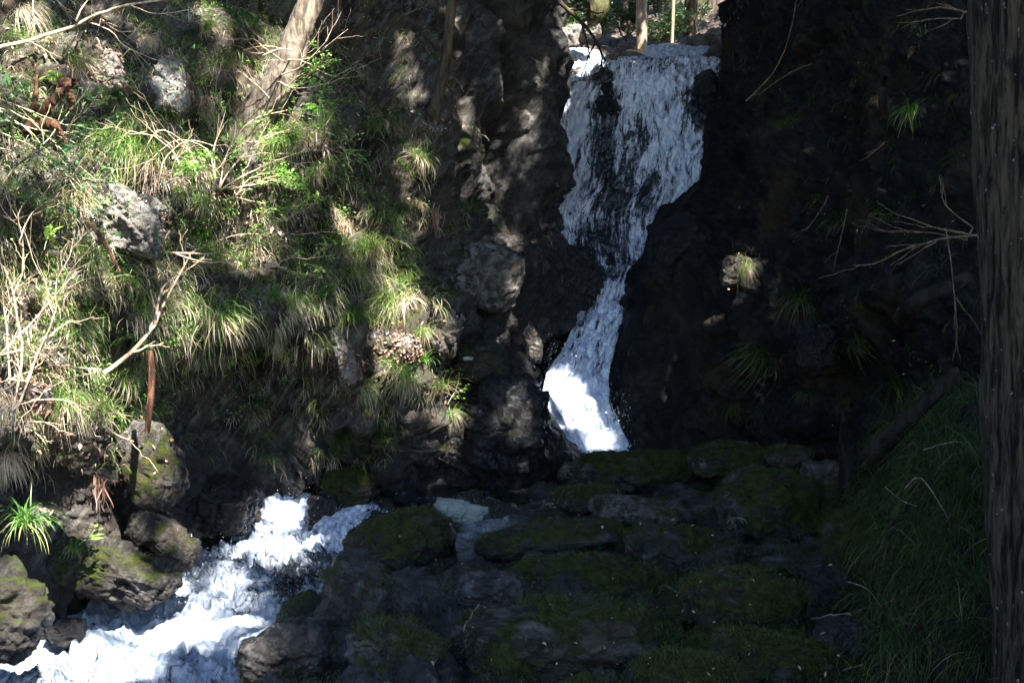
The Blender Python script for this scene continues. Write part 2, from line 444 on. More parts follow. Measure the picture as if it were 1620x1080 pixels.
for py, e, ds in Rrows:
    cc = [e, e + (1250 - e) * .5, 1250, 1340, 1440, 1560, 1800, 2200]
    row = [(e + 30, py, ds[0] + 2.8), (e - 10, py, ds[0] + .9)] + [(c, py, d) for c, d in zip(cc, ds)]
    ctrl.append(row)
Rb = [(1180, 430, 40, 25, 0, .3), (1420, 170, 60, 25, 0, .3), (1200, 560, 50, 60, 0, .2), (1080, 450, 40, 90, 20, .25), (1060, 620, 30, 90, 10, -.25),
      (1300, 420, 50, 120, 10, -.3), (1350, 600, 50, 60, 0, -.3), (1240, 250, 50, 90, 20, .3), (1300, 160, 40, 80, 0, -.2), (1120, 600, 25, 90, 10, .25), (1450, 460, 60, 40, -20, .3)]
def rdisp(S, px, py):
    h = np.zeros(S.shape[:2])
    for cx, cy, rx, ry, an, am in Rb: h += am * gs(px, py, cx, cy, rx, ry, an)
    w = S + .3 * np.stack([fbm(S * 1.1, 3, 120), fbm(S * 1.1, 3, 121), fbm(S * 1.1, 3, 122)], -1)
    h += .28 * fbm(S * .7, 4, 103)
    h += .24 * facets(w * np.array([1.3, 1.3, .9]), 105) + .10 * facets(w * 3.3, 130) + .07 * ridged(S * np.array([3.5, 3.5, 2]), 4, 109) + .03 * facets(w * 8, 140) + .015 * fbm(S * 17, 3, 150)
    return h * (.45 + .55 * sstep(px, 1000, 1200))
def rM(S, N, px, py):
    moss = -.12 + .35 * fbm(S * .9, 3, 160) + .25 * gs(px, py, 1430, 500, 120, 80) + .2 * gs(px, py, 1300, 150, 200, 120)
    wet = np.clip(.35 + .6 * (1 - sstep(px, 950, 1150)) + .3 * fbm(S * 1.2, 3, 161), 0, 1)
    return np.stack([moss, wet, .15 + 0 * wet], -1)
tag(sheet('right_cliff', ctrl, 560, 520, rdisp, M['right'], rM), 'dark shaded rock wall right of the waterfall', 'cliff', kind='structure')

# ---- rock wall behind the falls with the lip on top
Brows = [(84, 26.5, 0), (92, 24.0, 0), (100, 22.4, 0), (112, 21.45, 0), (150, 20.9, 0), (230, 20.7, 0), (330, 20.3, 0), (415, 19.9, 0), (440, 19.3, 0), (520, 18.8, 0), (600, 18.2, 0), (680, 17.7, 0), (760, 17.3, 0)]
ctrl = [[(c, py + (dy if i < 4 else 0), d + dd) for c, dd, dy in [(820, .3, 22), (880, .1, 18), (930, -.05, 16), (970, -.1, 2), (1010, 0, -6), (1060, .05, 2), (1105, -.05, 0), (1150, 0, -2), (1220, .2, 0)]] for i, (py, d, _) in enumerate(Brows)]
def bdisp(S, px, py):
    k = .25 + .75 * sstep(py, 110, 170)
    return k * (.10 * facets(S * 1.6, 205) + .06 * facets(S * 4, 215) + .04 * ridged(S * 5, 4, 209) + .02 * fbm(S * 16, 3, 220)) \
        + .16 * gs(px, py, 960, 170, 18, 40) + .30 * gs(px, py, 1118, 155, 22, 40)
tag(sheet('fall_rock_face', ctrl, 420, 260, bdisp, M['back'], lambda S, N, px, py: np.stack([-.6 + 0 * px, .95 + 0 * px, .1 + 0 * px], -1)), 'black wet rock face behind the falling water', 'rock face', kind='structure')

# ---- foreground bedrock
Fr = [ # py, left edge px, depth
 (742, 560, 17.6), (758, 560, 16.8), (778, 585, 15.9), (800, 610, 14.8), (826, 590, 13.6), (860, 575, 12.4), (900, 550, 11.3), (945, 515, 10.2), (1000, 470, 9.1), (1075, 420, 7.9), (1160, 340, 6.9), (1400, 150, 5.1), (1900, -300, 3.4)]
ctrl = []
for py, e, d in Fr:
    kd = 1 if py < 800 else 1
    row = [(e + 25, py + 260, d + 1.1), (e - 6, py + 60, d + .35), (e, py, d)]
    for c in (.12, .28, .42, .56, .70, .85, 1.0):
        x = e + (1640 - e) * c
        lift = (-14 * math.exp(-((x - 1050) / 160) ** 2) - 10 * sstep(np.array(x), 1100, 1300)) * (1 if py < 780 else .5)
        low_ = (28 if py < 790 else 10 if py < 805 else 0) * (1 - float(sstep(np.array(x), 820, 940)))
        row.append((x, py + float(lift) + low_, d))
    ctrl.append(row)
def fdisp(S, px, py):
    w = S + .35 * np.stack([fbm(S * 1.0, 3, 320), fbm(S * 1.0, 3, 321), fbm(S * 1.0, 3, 322)], -1)
    bed = w[..., 0] * .25 + w[..., 2] * 1.0 + w[..., 1] * .35
    near = sstep(16.5 - S[..., 1], -.5, 1.5)
    h = .18 * fbm(S * .9, 4, 303) + .17 * facets(w * np.array([1.1, 1.5, 2.0]), 305) + .09 * facets(w * 3.2, 330)
    h += .085 * ridged(np.stack([w[..., 0] * 1.0, bed * 5, w[..., 1] * 1.0], -1), 4, 340)
    h += .02 * facets(w * 8.5, 350) + .010 * fbm(S * 22, 3, 351)
    # shallow runnels of the pool edge stay low
    low = gs(px, py, 700, 785, 190, 22)
    return h * (.35 + .65 * near) - .10 * low
def fM(S, N, px, py):
    moss = -.10 + .45 * fbm(S * .8, 3, 360) + .25 * sstep(px, 1000, 1200)
    moss += .15 * gs(px, py, 950, 930, 200, 60) - .4 * gs(px, py, 740, 830, 80, 50) - .4 * gs(px, py, 620, 950, 70, 90)
    wet = np.clip(.72 + .4 * fbm(S * 1.1, 3, 361) + .4 * gs(px, py, 480, 950, 120, 150) + .4 * gs(px, py, 760, 785, 200, 25), 0, 1)
    return np.stack([moss, wet, .2 + .6 * gs(px, py, 740, 830, 70, 40)], -1)
tag(sheet('rocky_ground', ctrl, 620, 560, fdisp, M['fore'], fM), 'layered mossy bedrock in front of the pool', 'bedrock', kind='structure')

# ---- right bank
ctrl = [[(px, py + dy, d) for (px, dy, d) in r] for py, r in [
 (560, [(1600, 60, 11.5), (1640, 0, 10.5), (1700, 0, 10.0), (1800, 0, 9.8), (2300, -60, 9.5)]),
 (620, [(1440, 40, 11.5), (1470, 20, 10.9), (1540, 0, 10.2), (1640, -20, 9.6), (2200, -80, 8.5)]),
 (690, [(1370, 60, 11.8), (1400, 40, 10.9), (1480, 10, 9.9), (1600, -20, 9.0), (2200, -60, 7.5)]),
 (790, [(1350, 60, 11.6), (1370, 30, 10.4), (1450, 0, 9.2), (1600, -20, 8.2), (2200, -60, 6.5)]),
 (900, [(1330, 80, 11.0), (1360, 30, 9.8), (1440, 0, 8.4), (1600, -20, 7.4), (2200, -60, 5.8)]),
 (1060, [(1330, 80, 9.2), (1350, 40, 8.4), (1430, 0, 7.4), (1600, -20, 6.4), (2200, -60, 5.0)]),
 (1300, [(1330, 80, 7.2), (1350, 40, 6.8), (1430, 0, 6.2), (1600, -20, 5.4), (2300, -60, 4.2)]),
 (1900, [(1330, 80, 4.6), (1350, 40, 4.4), (1430, 0, 4.2), (1600, -20, 3.8), (2400, -60, 3.2)])]]
def kdisp(S, px, py):
    return .20 * fbm(S * 1.1, 4, 403) + .10 * facets(S * 2.3, 405) + .03 * facets(S * 7, 406) + .02 * fbm(S * 14, 3, 409)
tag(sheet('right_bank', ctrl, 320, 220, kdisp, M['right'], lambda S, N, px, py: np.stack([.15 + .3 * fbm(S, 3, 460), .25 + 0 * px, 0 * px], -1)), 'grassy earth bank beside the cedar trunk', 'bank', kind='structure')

# ---- slopes above and behind the falls
ctrl = [[(x, py, d) for x in (300, 600, 800, 940, 1080, 1220, 1500, 2000)] for py, d in [(130, 21.4), (100, 23), (88, 26), (76, 30), (44, 36), (-30, 46), (-250, 60), (-700, 75)]]
for r in ctrl:
    for i, c in enumerate(r):
        if c[2] > 22:
            up = 60 * sstep(np.array(abs(c[0] - 985.)), 70, 300)
            r[i] = (c[0], c[1] - float(up), c[2] - float(up) * .04)
M['far'] = rock_mat('forest_floor', (.045, .03, .02), (.12, .075, .05), (.25, .2, .16), mossbias=.05)
tag(sheet('back_hillside', ctrl, 260, 300, lambda S, px, py: .25 * fbm(S * .9, 4, 503) + .12 * facets(S * 1.7, 505) + .04 * facets(S * 5, 506), M['far'], lambda S, N, px, py: np.stack([.0 + .3 * fbm(S * .8, 3, 560), .3 + 0 * px, .4 + 0 * px], -1)), 'forest floor rising behind the waterfall', 'hillside', kind='structure')

# ---- valley floor below everything
g = 60
gx, gy = np.meshgrid(np.linspace(-60, 60, g), np.linspace(-50, 90, g))
gz = -3.0 + .3 * fbm(np.stack([gx, gy, 0 * gx], -1) * .2, 3, 600) + 9.0 * sstep(np.abs(gx), 9, 40) + 14 * sstep(gy, 22, 80)
V = np.stack([gx, gy, gz], -1)
tag(mesh_obj('ground', V, grid_faces(g, g), M['far'], attrs={'M': np.tile([.1, .3, 0], (g * g, 1))}), 'brown valley floor under the gorge', 'ground', kind='structure')

AP = np.concatenate([s[1] for s in SURF]); AN = np.concatenate([s[2] for s in SURF])
apx, apy = topix(AP)

def hit(px, py, names=None, r=5):
    """front surface point seen at a photo pixel"""
    for rr in (r, r * 3, r * 8):
        m = (np.abs(apx - px) < rr) & (np.abs(apy - py) < rr)
        if m.any():
            i = np.nonzero(m)[0]; j = i[np.argmin(AP[i, 1])]
            return AP[j].copy(), AN[j].copy()
    return P(px, py, 14.0), np.array([0, -1., 0])

# ------------------------------------------------------------------ water
def water_mat(name, dark=(.012, .018, .024), foam=(.88, .93, .99), su=5.5, sv=1.3, gain=1.0, low=(.42, .50, .68), bs=None, soft=0.0):
    k = NT(name)
    W = k.attr('W', 'Vector')
    mp = k.n('ShaderNodeMapping'); k.t.links.new(W, mp.inputs[0]); mp.inputs['Scale'].default_value = (su, sv, 1)
    mq = k.n('ShaderNodeMapping'); k.t.links.new(W, mq.inputs[0]); mq.inputs['Scale'].default_value = bs or (su * 3.2, su * .85, 1)
    a = k.noise(1.0, 8, .68, 1.1, vec=mp.outputs[0]); b = k.noise(1.0, 8, .72, 1.6, vec=mq.outputs[0])
    rd = k.math('SUBTRACT', 1.0, k.math('MULTIPLY', k.math('ABSOLUTE', k.math('SUBTRACT', b, .5)), 5.0))   # lacy threads of foam
    f = k.math('ADD', k.math('MULTIPLY', k.math('SUBTRACT', a, .5), 1.5), k.math('MULTIPLY', k.math('SUBTRACT', rd, .45), .42))
    f = k.math('ADD', f, k.math('MULTIPLY', k.attr('foam'), gain))
    f = k.math('ADD', f, k.math('MULTIPLY', k.math('SUBTRACT', k.noise(1.0, 6, .75, .4, vec=mq.outputs[0]), .5), .8))
    ff = k.map(f, .28 - soft, .54 + soft)
    edge = k.map(k.math('ADD', k.attr('edge'), k.math('MULTIPLY', k.math('SUBTRACT', b, .5), 1.3)), .30, .46)
    bm = k.bump(k.math('ADD', k.math('MULTIPLY', a, .6), k.math('ADD', k.math('MULTIPLY', b, .6), k.math('MULTIPLY', ff, .3))), .05, .5)
    bm = k.bump(k.noise(70, 4, .7), .01, .5, bm)
    dk = k.princ(Base_Color=dark, Roughness=.12, Specular_IOR_Level=.6, Normal=bm)
    fo = k.princ(Base_Color=k.mix(k.map(k.noise(1.0, 9, .75, .8, vec=mq.outputs[0]), .40, .60), low, foam), Roughness=.6, Specular_IOR_Level=.15, Normal=bm)
    tr = k.n('ShaderNodeBsdfTranslucent', {0: (.75, .8, .86)}).outputs[0]
    fo = k.n('ShaderNodeMixShader', {0: .12, 1: fo, 2: tr}).outputs[0]
    s = k.n('ShaderNodeMixShader', {0: ff, 1: dk, 2: fo}).outputs[0]
    s = k.n('ShaderNodeMixShader', {0: edge, 1: k.n('ShaderNodeBsdfTransparent').outputs[0], 2: s}).outputs[0]
    return k.done(s)
M['fall'] = water_mat('falling_water')
M['rapid'] = water_mat('rapid_water', foam=(.46, .50, .56), low=(.20, .26, .34), su=3.2, sv=2.0, bs=(9.5, 8.0, 1), soft=.06)

WPTS = []
def water(name, rows, nv, nu, amp, foam_fn, mat, label, cat, edge=.06, ends=(.02, .02), fs=(1, 1), vert=1.0):
    C = np.array([[P(*c) for c in row] for row in rows])
    S = catmull(C, nv); S = np.swapaxes(catmull(np.swapaxes(S, 0, 1), nu), 0, 1)
    N = normals(S)
    u = np.concatenate([np.zeros((nv, 1)), np.cumsum(np.linalg.norm(np.diff(S, axis=1), axis=-1), 1)], 1)
    v = np.concatenate([np.zeros((1, nu)), np.cumsum(np.linalg.norm(np.diff(S, axis=0), axis=-1), 0)], 0)
    u = u - u[:, nu // 2][:, None]; v = np.repeat(v[:, nu // 2][:, None], nu, 1)
    W = np.stack([u, v, 0 * u], -1)
    q = W * np.array([fs[0], fs[1], 1]); q[..., 0] += .35 * fbm(W * 2, 2, 770)
    h = amp * (.8 * fbm(q * 2.2, 4, 701) + .45 * np.abs(vnoise(q * 6, 705)) + .35 * ridged(q * 5, 3, 709) ) + .026 * vnoise(q * 10, 711) + .016 * vnoise(W * 24, 713)
    tt = np.linspace(0, 1, nu)[None, :] + 0 * u; tv = np.linspace(0, 1, nv)[:, None] + 0 * u
    ed = np.minimum(sstep(tt, 0, edge), sstep(1 - tt, 0, edge))
    if ends[0]: ed = np.minimum(ed, sstep(tv, 0, ends[0]))
    if ends[1]: ed = np.minimum(ed, sstep(1 - tv, 0, ends[1]))
    S = S + N * (h * (.35 + .65 * ed))[..., None]
    px, py = topix(S)
    fo = foam_fn(px, py, tt, tv)
    o = mesh_obj(name, S, grid_faces(nv, nu), mat, attrs={'W': W.reshape(-1, 3), 'foam': fo.ravel(), 'edge': ed.ravel()})
    SURF.append((name, S.reshape(-1, 3), normals(S).reshape(-1, 3))); WPTS.append(S.reshape(-1, 3))
    return tag(o, label, cat, kind='structure')

off = -.30
def row(l, r, py, d, n=6, dip=0, pys=None):
    return [(l + (r - l) * i / (n - 1), (py if pys is None else pys[i]), d + off - .06 * math.sin(math.pi * i / (n - 1))) for i in range(n)]
def mainfoam(px, py, tu, tv):
    f = .28 + 0 * px
    f += .22 * gs(px, py, 905, 210, 26, 110) + .18 * gs(px, py, 885, 300, 26, 60) + .22 * gs(px, py, 1010, 160, 40, 60) + .20 * gs(px, py, 1070, 230, 40, 110, 8) + .14 * gs(px, py, 1050, 130, 60, 20)
    f += .16 * gs(px, py, 1110, 240, 10, 80, 14) + .12 * gs(px, py, 1005, 370, 40, 30)
    f -= .42 * gs(px, py, 962, 160, 13, 36) + .26 * gs(px, py, 955, 240, 17, 55, -12) + .28 * gs(px, py, 965, 320, 24, 60) + .62 * gs(px, py, 1110, 165, 24, 34) + .25 * gs(px, py, 1015, 200, 26, 30)
    f -= .16 * gs(px, py, 1020, 290, 26, 60) + .22 * gs(px, py, 950, 390, 50, 30) + .35 * gs(px, py, 945, 118, 22, 14)
    return f
rows = [row(868, 1160, 0, 21.9, pys=[124, 112, 88, 90, 96, 92]), row(868, 1156, 0, 21.5, pys=[128, 122, 98, 97, 104, 100]), row(866, 1152, 0, 21.2, pys=[140, 136, 122, 120, 124, 122]),
        row(862, 1140, 170, 21.0), row(858, 1130, 230, 20.8), row(852, 1118, 290, 20.55), row(854, 1075, 340, 20.3), row(884, 1046, 385, 20.05), row(912, 1022, 420, 19.8), row(930, 1000, 445, 19.5)]
water('upper_waterfall', rows, 330, 300, .11, mainfoam, M['fall'], 'broad upper curtain of the waterfall fanning over black rock', 'waterfall', edge=.05, ends=(.015, .03), fs=(1, .45))
# chute between the two falls
rows = [row(936, 1010, 418, 19.6, 5), row(926, 1002, 440, 19.35, 5), row(918, 994, 475, 19.1, 5), row(906, 984, 515, 18.8, 5), row(888, 974, 555, 18.5, 5), row(862, 966, 592, 18.2, 5), row(856, 968, 630, 17.95, 5), row(866, 984, 675, 17.75, 5), row(892, 1004, 715, 17.6, 5), row(915, 1016, 750, 17.5, 5)]
def lowfoam(px, py, tu, tv):
    f = .42 + .22 * sstep(py, 540, 620) * (1 - sstep(tu, .80, .98)) + 0 * px
    return f - .5 * gs(px, py, 945, 430, 30, 14) - .35 * gs(px, py, 935, 470, 12, 40, 20) - .15 * gs(px, py, 945, 585, 10, 25)
water('lower_waterfall', rows, 330, 150, .12, lowfoam, M['fall'], 'narrow lower chute of the waterfall between dark buttresses', 'waterfall', edge=.10, ends=(.02, .03), fs=(1, .6))
# bright water above the lip
rows = [[(x, y - 0, d) for x, y, d in r] for r in [[(884, 78, 23.2), (920, 74, 23.2), (945, 78, 23.2)], [(884, 96, 22.7), (920, 88, 22.7), (958, 90, 22.6)], [(884, 112, 22.2), (920, 110, 22.1), (965, 100, 22.0)], [(884, 130, 21.7), (915, 130, 21.6), (960, 118, 21.6)]]]
water('upper_cascade', rows, 90, 90, .08, lambda px, py, a, b: .75 + 0 * px, M['fall'], 'small white cascade left above the lip of the waterfall', 'cascade', edge=.1, ends=(.1, .05))
rows = [[(1022, 74, 24), (1060, 70, 24), (1100, 73, 24), (1135, 79, 24)], [(1018, 86, 22.8), (1060, 82, 22.8), (1100, 83, 22.8), (1145, 88, 22.8)], [(1010, 102, 21.8), (1060, 104, 21.7), (1100, 100, 21.8), (1150, 104, 21.8)]]
water('lip_stream', rows, 80, 140, .07, lambda px, py, a, b: .62 + 0 * px, M['fall'], 'bright shallow stream arriving at the lip of the waterfall', 'stream', edge=.08, ends=(.1, .05))
# wet trickle on the rock beside the lower fall
rows = [[(742, 612, 16.0), (780, 600, 15.9), (815, 606, 15.9), (850, 625, 16.0)], [(745, 660, 15.75), (780, 655, 15.6), (815, 655, 15.6), (850, 668, 15.8)], [(745, 705, 15.6), (780, 705, 15.45), (815, 705, 15.45), (850, 710, 15.6)], [(750, 765, 15.6), (780, 765, 15.5), (815, 765, 15.5), (850, 765, 15.6)]]

# pool (still dark water)
k = NT('pool_water')
pb = k.bump(k.noise(1.0, 5, .6, .5, vec=k.scalev((5, 2.2, 5))), .06, .5)
pb = k.bump(k.noise(22, 3, .6), .008, .6, pb)
M['pool'] = k.done(k.princ(Base_Color=(.012, .016, .016), Roughness=.06, Specular_IOR_Level=.6, Normal=pb))
gx, gy = np.meshgrid(np.linspace(-6.2, 2.2, 160), np.linspace(14.9, 19.0, 80))
px_, py_ = topix(np.stack([gx, gy, 0 * gx + .0], -1))
gz = .0 + .012 * fbm(np.stack([gx * 2, gy * 2, 0 * gx], -1), 3, 800)
V = np.stack([gx, gy, gz], -1)
# the near edge follows the lips of the two small drops
near = 15.4 + .7 * sstep(-gx, 1.8, 2.4) - .55 * sstep(gx, -1.6, -1.1) * (1 - sstep(gx, .2, .6))
V[..., 1] = near + (gy - 14.9) / 4.1 * (19.0 - near)
tag(mesh_obj('pool', V, grid_faces(80, 160), M['pool']), 'dark still pool at the foot of the waterfall', 'pool', kind='structure')
SURF.append(('pool', V.reshape(-1, 3), np.tile([0, 0, 1.], (V.size // 3, 1))))

# first small drop and rapids
rows = [[(372, 772, 16.4), (400, 770, 16.4), (430, 770, 16.4), (460, 774, 16.3), (492, 786, 16.2)],
        [(372, 784, 16.1), (400, 778, 16.0), (430, 777, 15.9), (460, 780, 15.9), (496, 794, 15.9)],
        [(374, 806, 15.9), (400, 800, 15.75), (430, 797, 15.6), (462, 800, 15.6), (494, 812, 15.7)],
        [(376, 835, 15.8), (404, 832, 15.65), (432, 830, 15.5), (464, 832, 15.5), (492, 838, 15.6)],
        [(380, 868, 15.6), (408, 866, 15.4), (436, 866, 15.3), (464, 864, 15.3), (490, 858, 15.4)]]
water('left_cascade', rows, 130, 130, .10, lambda px, py, a, b: .42 + .40 * sstep(px, 415, 455) - .1 * gs(px, py, 410, 800, 25, 25), M['fall'], 'rounded white cascade spilling left from the pool', 'cascade', edge=.12, ends=(.04, .03))
rows = [[(540, 792, 15.9), (570, 788, 15.9), (600, 785, 15.9), (632, 783, 15.9)],
        [(520, 812, 15.5), (556, 806, 15.4), (590, 802, 15.4), (628, 800, 15.3)],
        [(492, 838, 15.2), (530, 828, 15.0), (570, 822, 14.9), (614, 818, 14.8)],
        [(462, 862, 14.9), (500, 852, 14.7), (545, 846, 14.4), (592, 846, 14.2)],
        [(438, 884, 14.6), (480, 878, 14.3), (525, 874, 14.0), (570, 880, 13.7)]]
water('right_cascade', rows, 150, 120, .09, lambda px, py, a, b: .50 + .16 * sstep(py, 790, 850) - .2 * sstep(a, .4, .9), M['fall'], 'bluish cascade sliding over dark rock beside the moss topped boulder', 'cascade', edge=.10, ends=(.04, .03))
rows = [[(372, 848, 15.7), (405, 842, 15.7), (440, 842, 15.7), (480, 846, 15.5), (520, 850, 15.0), (580, 850, 14.6)],
        [(345, 868, 15.2), (395, 862, 15.2), (440, 862, 15.1), (490, 866, 14.8), (545, 868, 14.3), (600, 872, 13.9)],
        [(300, 890, 14.7), (360, 890, 14.6), (420, 892, 14.4), (480, 894, 14.2), (545, 896, 13.7), (600, 905, 13.3)],
        [(235, 918, 14.0), (310, 924, 13.9), (390, 928, 13.7), (460, 930, 13.5), (530, 936, 13.1), (590, 950, 12.7)],
        [(165, 952, 13.2), (260, 962, 13.1), (350, 968, 12.9), (430, 972, 12.8), (500, 980, 12.5), (570, 1000, 12.1)],
        [(60, 1000, 12.4), (200, 1010, 12.3), (300, 1015, 12.1), (400, 1022, 12.0), (490, 1030, 11.8), (580, 1050, 11.5)],
        [(-60, 1060, 11.6), (110, 1070, 11.5), (240, 1080, 11.3), (340, 1085, 11.2), (440, 1095, 11.1), (530, 1110, 10.9)],
        [(-120, 1150, 10.6), (20, 1160, 10.5), (160, 1170, 10.4), (280, 1175, 10.3), (400, 1180, 10.2), (500, 1190, 10.1)],
        [(-260, 1300, 9.4), (-100, 1310, 9.3), (40, 1320, 9.2), (180, 1320, 9.2), (320, 1320, 9.1), (440, 1330, 9.0)]]
def rapfoam(px, py, a, b):
    f = .43 + 0 * px
    f -= .35 * gs(px, py, 500, 890, 50, 22, -30) + .38 * gs(px, py, 455, 925, 32, 30) + .3 * gs(px, py, 372, 862, 14, 14) + .15 * gs(px, py, 395, 890, 30, 10)
    f += .2 * gs(px, py, 440, 858, 60, 12) + .2 * gs(px, py, 260, 990, 110, 60)
    return f
water('rapids', rows, 420, 300, .20, rapfoam, M['rapid'], 'white foaming rapids running out at the lower left', 'rapids', edge=.05, ends=(.01, 0))

rows = [[(590, 779, 16.1), (650, 777, 16.1), (710, 777, 16.1), (780, 778, 16.1)], [(596, 788, 15.7), (650, 786, 15.7), (715, 785, 15.7), (790, 785, 15.7)], [(610, 797, 15.3), (660, 796, 15.25), (720, 795, 15.2), (800, 794, 15.2)], [(618, 808, 14.9), (665, 806, 14.85), (725, 804, 14.8), (800, 803, 14.8)]]
water('pool_outflow', rows, 90, 170, .05, lambda px, py, a, b: .12 + .12 * gs(px, py, 700, 796, 60, 8), M['rapid'], 'rippled blue water sliding out of the pool over flat rock', 'stream', edge=.15, ends=(.2, .2))
# thrown drops, uncountable
def drops(name, spots, mat, label):
    base = np.array([[1, 0, 0], [-1, 0, 0], [0, 1, 0], [0, -1, 0], [0, 0, 1], [0, 0, -1]], float)
    fc = np.array([[0, 2, 4], [2, 1, 4], [1, 3, 4], [3, 0, 4], [2, 0, 5], [1, 2, 5], [3, 1, 5], [0, 3, 5]])
    cs = []; rs = []
    for px, py, d, sx, sy, n, r in spots:
        c = P(rng.normal(px, sx, n), rng.normal(py, sy, n), d + rng.normal(0, .12, n)); cs.append(c); rs.append(r * .42 * rng.lognormal(0, .45, n))
    cs = np.concatenate(cs); rs = np.concatenate(rs); n = len(cs)
    V = cs[:, None, :] + base[None] * rs[:, None, None] * np.array([1, 1, 1.3])
    Fc = (fc[None] + 6 * np.arange(n)[:, None, None]).reshape(-1, 3)
    return tag(mesh_obj(name, V, Fc, mat), label, 'spray', kind='stuff')
k = NT('water_drop')
M['drop'] = k.done(k.princ(Base_Color=(.8, .85, .9), Roughness=.2, Specular_IOR_Level=.8))
drops('spray_drops', [(440, 845, 15.1, 35, 14, 380, .006), (470, 800, 15.4, 30, 18, 200, .005), (560, 815, 14.8, 35, 14, 150, .005), (395, 868, 14.9, 20, 10, 90, .006), (868, 570, 17.3, 8, 14, 70, .008), (980, 660, 17.3, 10, 36, 160, .007), (930, 600, 17.6, 30, 30, 200, .006), (985, 710, 17.2, 10, 12, 70, .008), (350, 880, 14.2, 30, 14, 160, .006), (470, 930, 12.9, 40, 30, 300, .005), (300, 940, 12.6, 120, 40, 1200, .005), (330, 900, 13.6, 60, 20, 500, .005), (520, 870, 14.0, 50, 20, 300, .005), (960, 690, 17.2, 22, 30, 300, .006), (890, 600, 17.3, 16, 20, 200, .006), (900, 340, 20.0, 30, 50, 160, .007), (1040, 300, 20.1, 50, 60, 200, .007), (970, 400, 19.6, 30, 20, 120, .007)], M['drop'], 'white drops thrown up over the falls and rapids')


# ------------------------------------------------------------------ boulders
AP = np.concatenate([s[1] for s in SURF if s[0] not in ()]); AN = np.concatenate([s[2] for s in SURF])
apx, apy = topix(AP)
import bmesh
_ico = {}
def ico(n):
    if n not in _ico:
        bm = bmesh.new(); bmesh.ops.create_icosphere(bm, subdivisions=n, radius=1)
        _ico[n] = (np.array([v.co[:] for v in bm.verts]), np.array([[v.index for v in f.verts] for f in bm.faces])); bm.free()
    return _ico[n]
bcount = [0]
def boulder(px, py, rx, ry, label, d=None, dy=.8, moss=.1, wet=.4, pale=.1, ang=0, box=.35, mat='fore', name='boulder', cat='boulder', rough=1.0, sub=6, group=None):
    """centre pixel, half sizes in photo pixels; depth radius = dy * width radius"""
    bcount[0] += 1; sd = 1000 + 40 * bcount[0]
    if d is None:
        d = hit(px, py + ry * .55)[0][1] - .05
    c = P(px, py, d + rx / F * d * dy * .7); s = d / F
    V, Fc = ico(sub); V = V.copy()
    # squarer than a ball
    V = V / (np.abs(V).max(1, keepdims=True) ** box)
    a = math.radians(-ang); X = V[:, 0] * rx * s; Z = V[:, 2] * ry * s; Y = V[:, 1] * rx * s * dy
    X, Z = X * math.cos(a) - Z * math.sin(a), X * math.sin(a) + Z * math.cos(a)
    L = np.stack([X, Y, Z], -1); R = min(rx, ry) * s
    Nn = V / np.linalg.norm(V, axis=1, keepdims=True)
    q = L / R; q = q + .3 * np.stack([fbm(q * .8, 2, sd), fbm(q * .8, 2, sd + 1), fbm(q * .8, 2, sd + 2)], -1)
    h = .24 * fbm(q * .8, 3, sd + 3) + .26 * facets(q * .95, sd + 8) + .10 * facets(q * 2.6, sd + 18) + .035 * ridged(q * np.array([1.5, 1.5, 5]), 3, sd + 28)
    h += .03 * facets(q * 6, sd + 30) + .015 * fbm(q * 14, 2, sd + 34)
    wq = L + c; wq = wq + .2 * np.stack([fbm(wq * 1.5, 2, 71), fbm(wq * 1.5, 2, 72), fbm(wq * 1.5, 2, 73)], -1)
    if mat == 'fore' and rough == 1.0: rough = .75
    if mat == 'fore': wet = wet + .15
    hw = .05 * facets(wq * 4.2, 350) + .045 * ridged(np.stack([wq[:, 0] * 1.6, (wq[:, 2] + .3 * wq[:, 0] + .3 * wq[:, 1]) * 7, wq[:, 1] * 1.6], -1), 4, 340) + .02 * facets(wq * 11, 351)
    L = L + Nn * ((h * R + hw * min(1, R * 4)) * rough)[:, None]
    A = np.stack([moss + .3 * fbm(q * 1.2, 2, sd + 36), np.clip(wet + .3 * fbm(q, 2, sd + 37), 0, 1), pale + 0 * h], -1)
    MB_.append(A[:, 0])
    o = mesh_obj(name, L, Fc, M[mat], attrs={'M': A})
    o.location = tuple(c)
    BP.append(L + c); BN.append(Nn)
    return tag(o, label, cat, group)
BP, BN, MB_ = [], [], []
B = boulder
# --- left bank
B(238, 735, 46, 74, 'tall tan boulder with a mossy shoulder standing over the left bank', d=12.6, dy=.9, moss=.26, wet=.1, pale=.35, ang=-18, mat='left', box=.3, rough=.5)
B(262, 850, 62, 26, 'smooth tan slab slanting down into the rapids below the tall tan boulder', d=12.6, dy=.7, moss=.1, wet=.5, pale=.1, ang=42, mat='left', box=.5, rough=1.0)
B(45, 628, 34, 20, 'rounded grey stone lying in the grass above the left rock face', d=10.9, moss=-.4, wet=.0, pale=.25, mat='left', rough=.5)
B(165, 895, 120, 46, 'wide wet rock shelf sloping into the rapids at lower left', d=12.2, dy=.6, moss=.25, wet=.7, pale=.25, ang=14, mat='left')
B(-12, 965, 82, 80, 'large grey wet rock in the bottom left corner', d=10.6, dy=.7, moss=.25, wet=.7, pale=.3, ang=20, mat='left')
B(340, 800, 70, 46, 'black wet rock left of the rounded cascade', d=15.0, dy=.8, moss=-.1, wet=.9, ang=10)
B(105, 1000, 30, 22, 'small black rock poking out of the foam at lower left', d=11.8, wet=1, moss=-.5)
B(55, 820, 24, 16, 'small pale stone under the star shaped sedge', d=11.0, wet=.1, moss=.0, pale=.4, mat='left')
B(120, 680, 42, 62, 'upright mossy rock hung with grass above the left bank', d=11.2, dy=.6, wet=.1, moss=.25, pale=.1, mat='left')
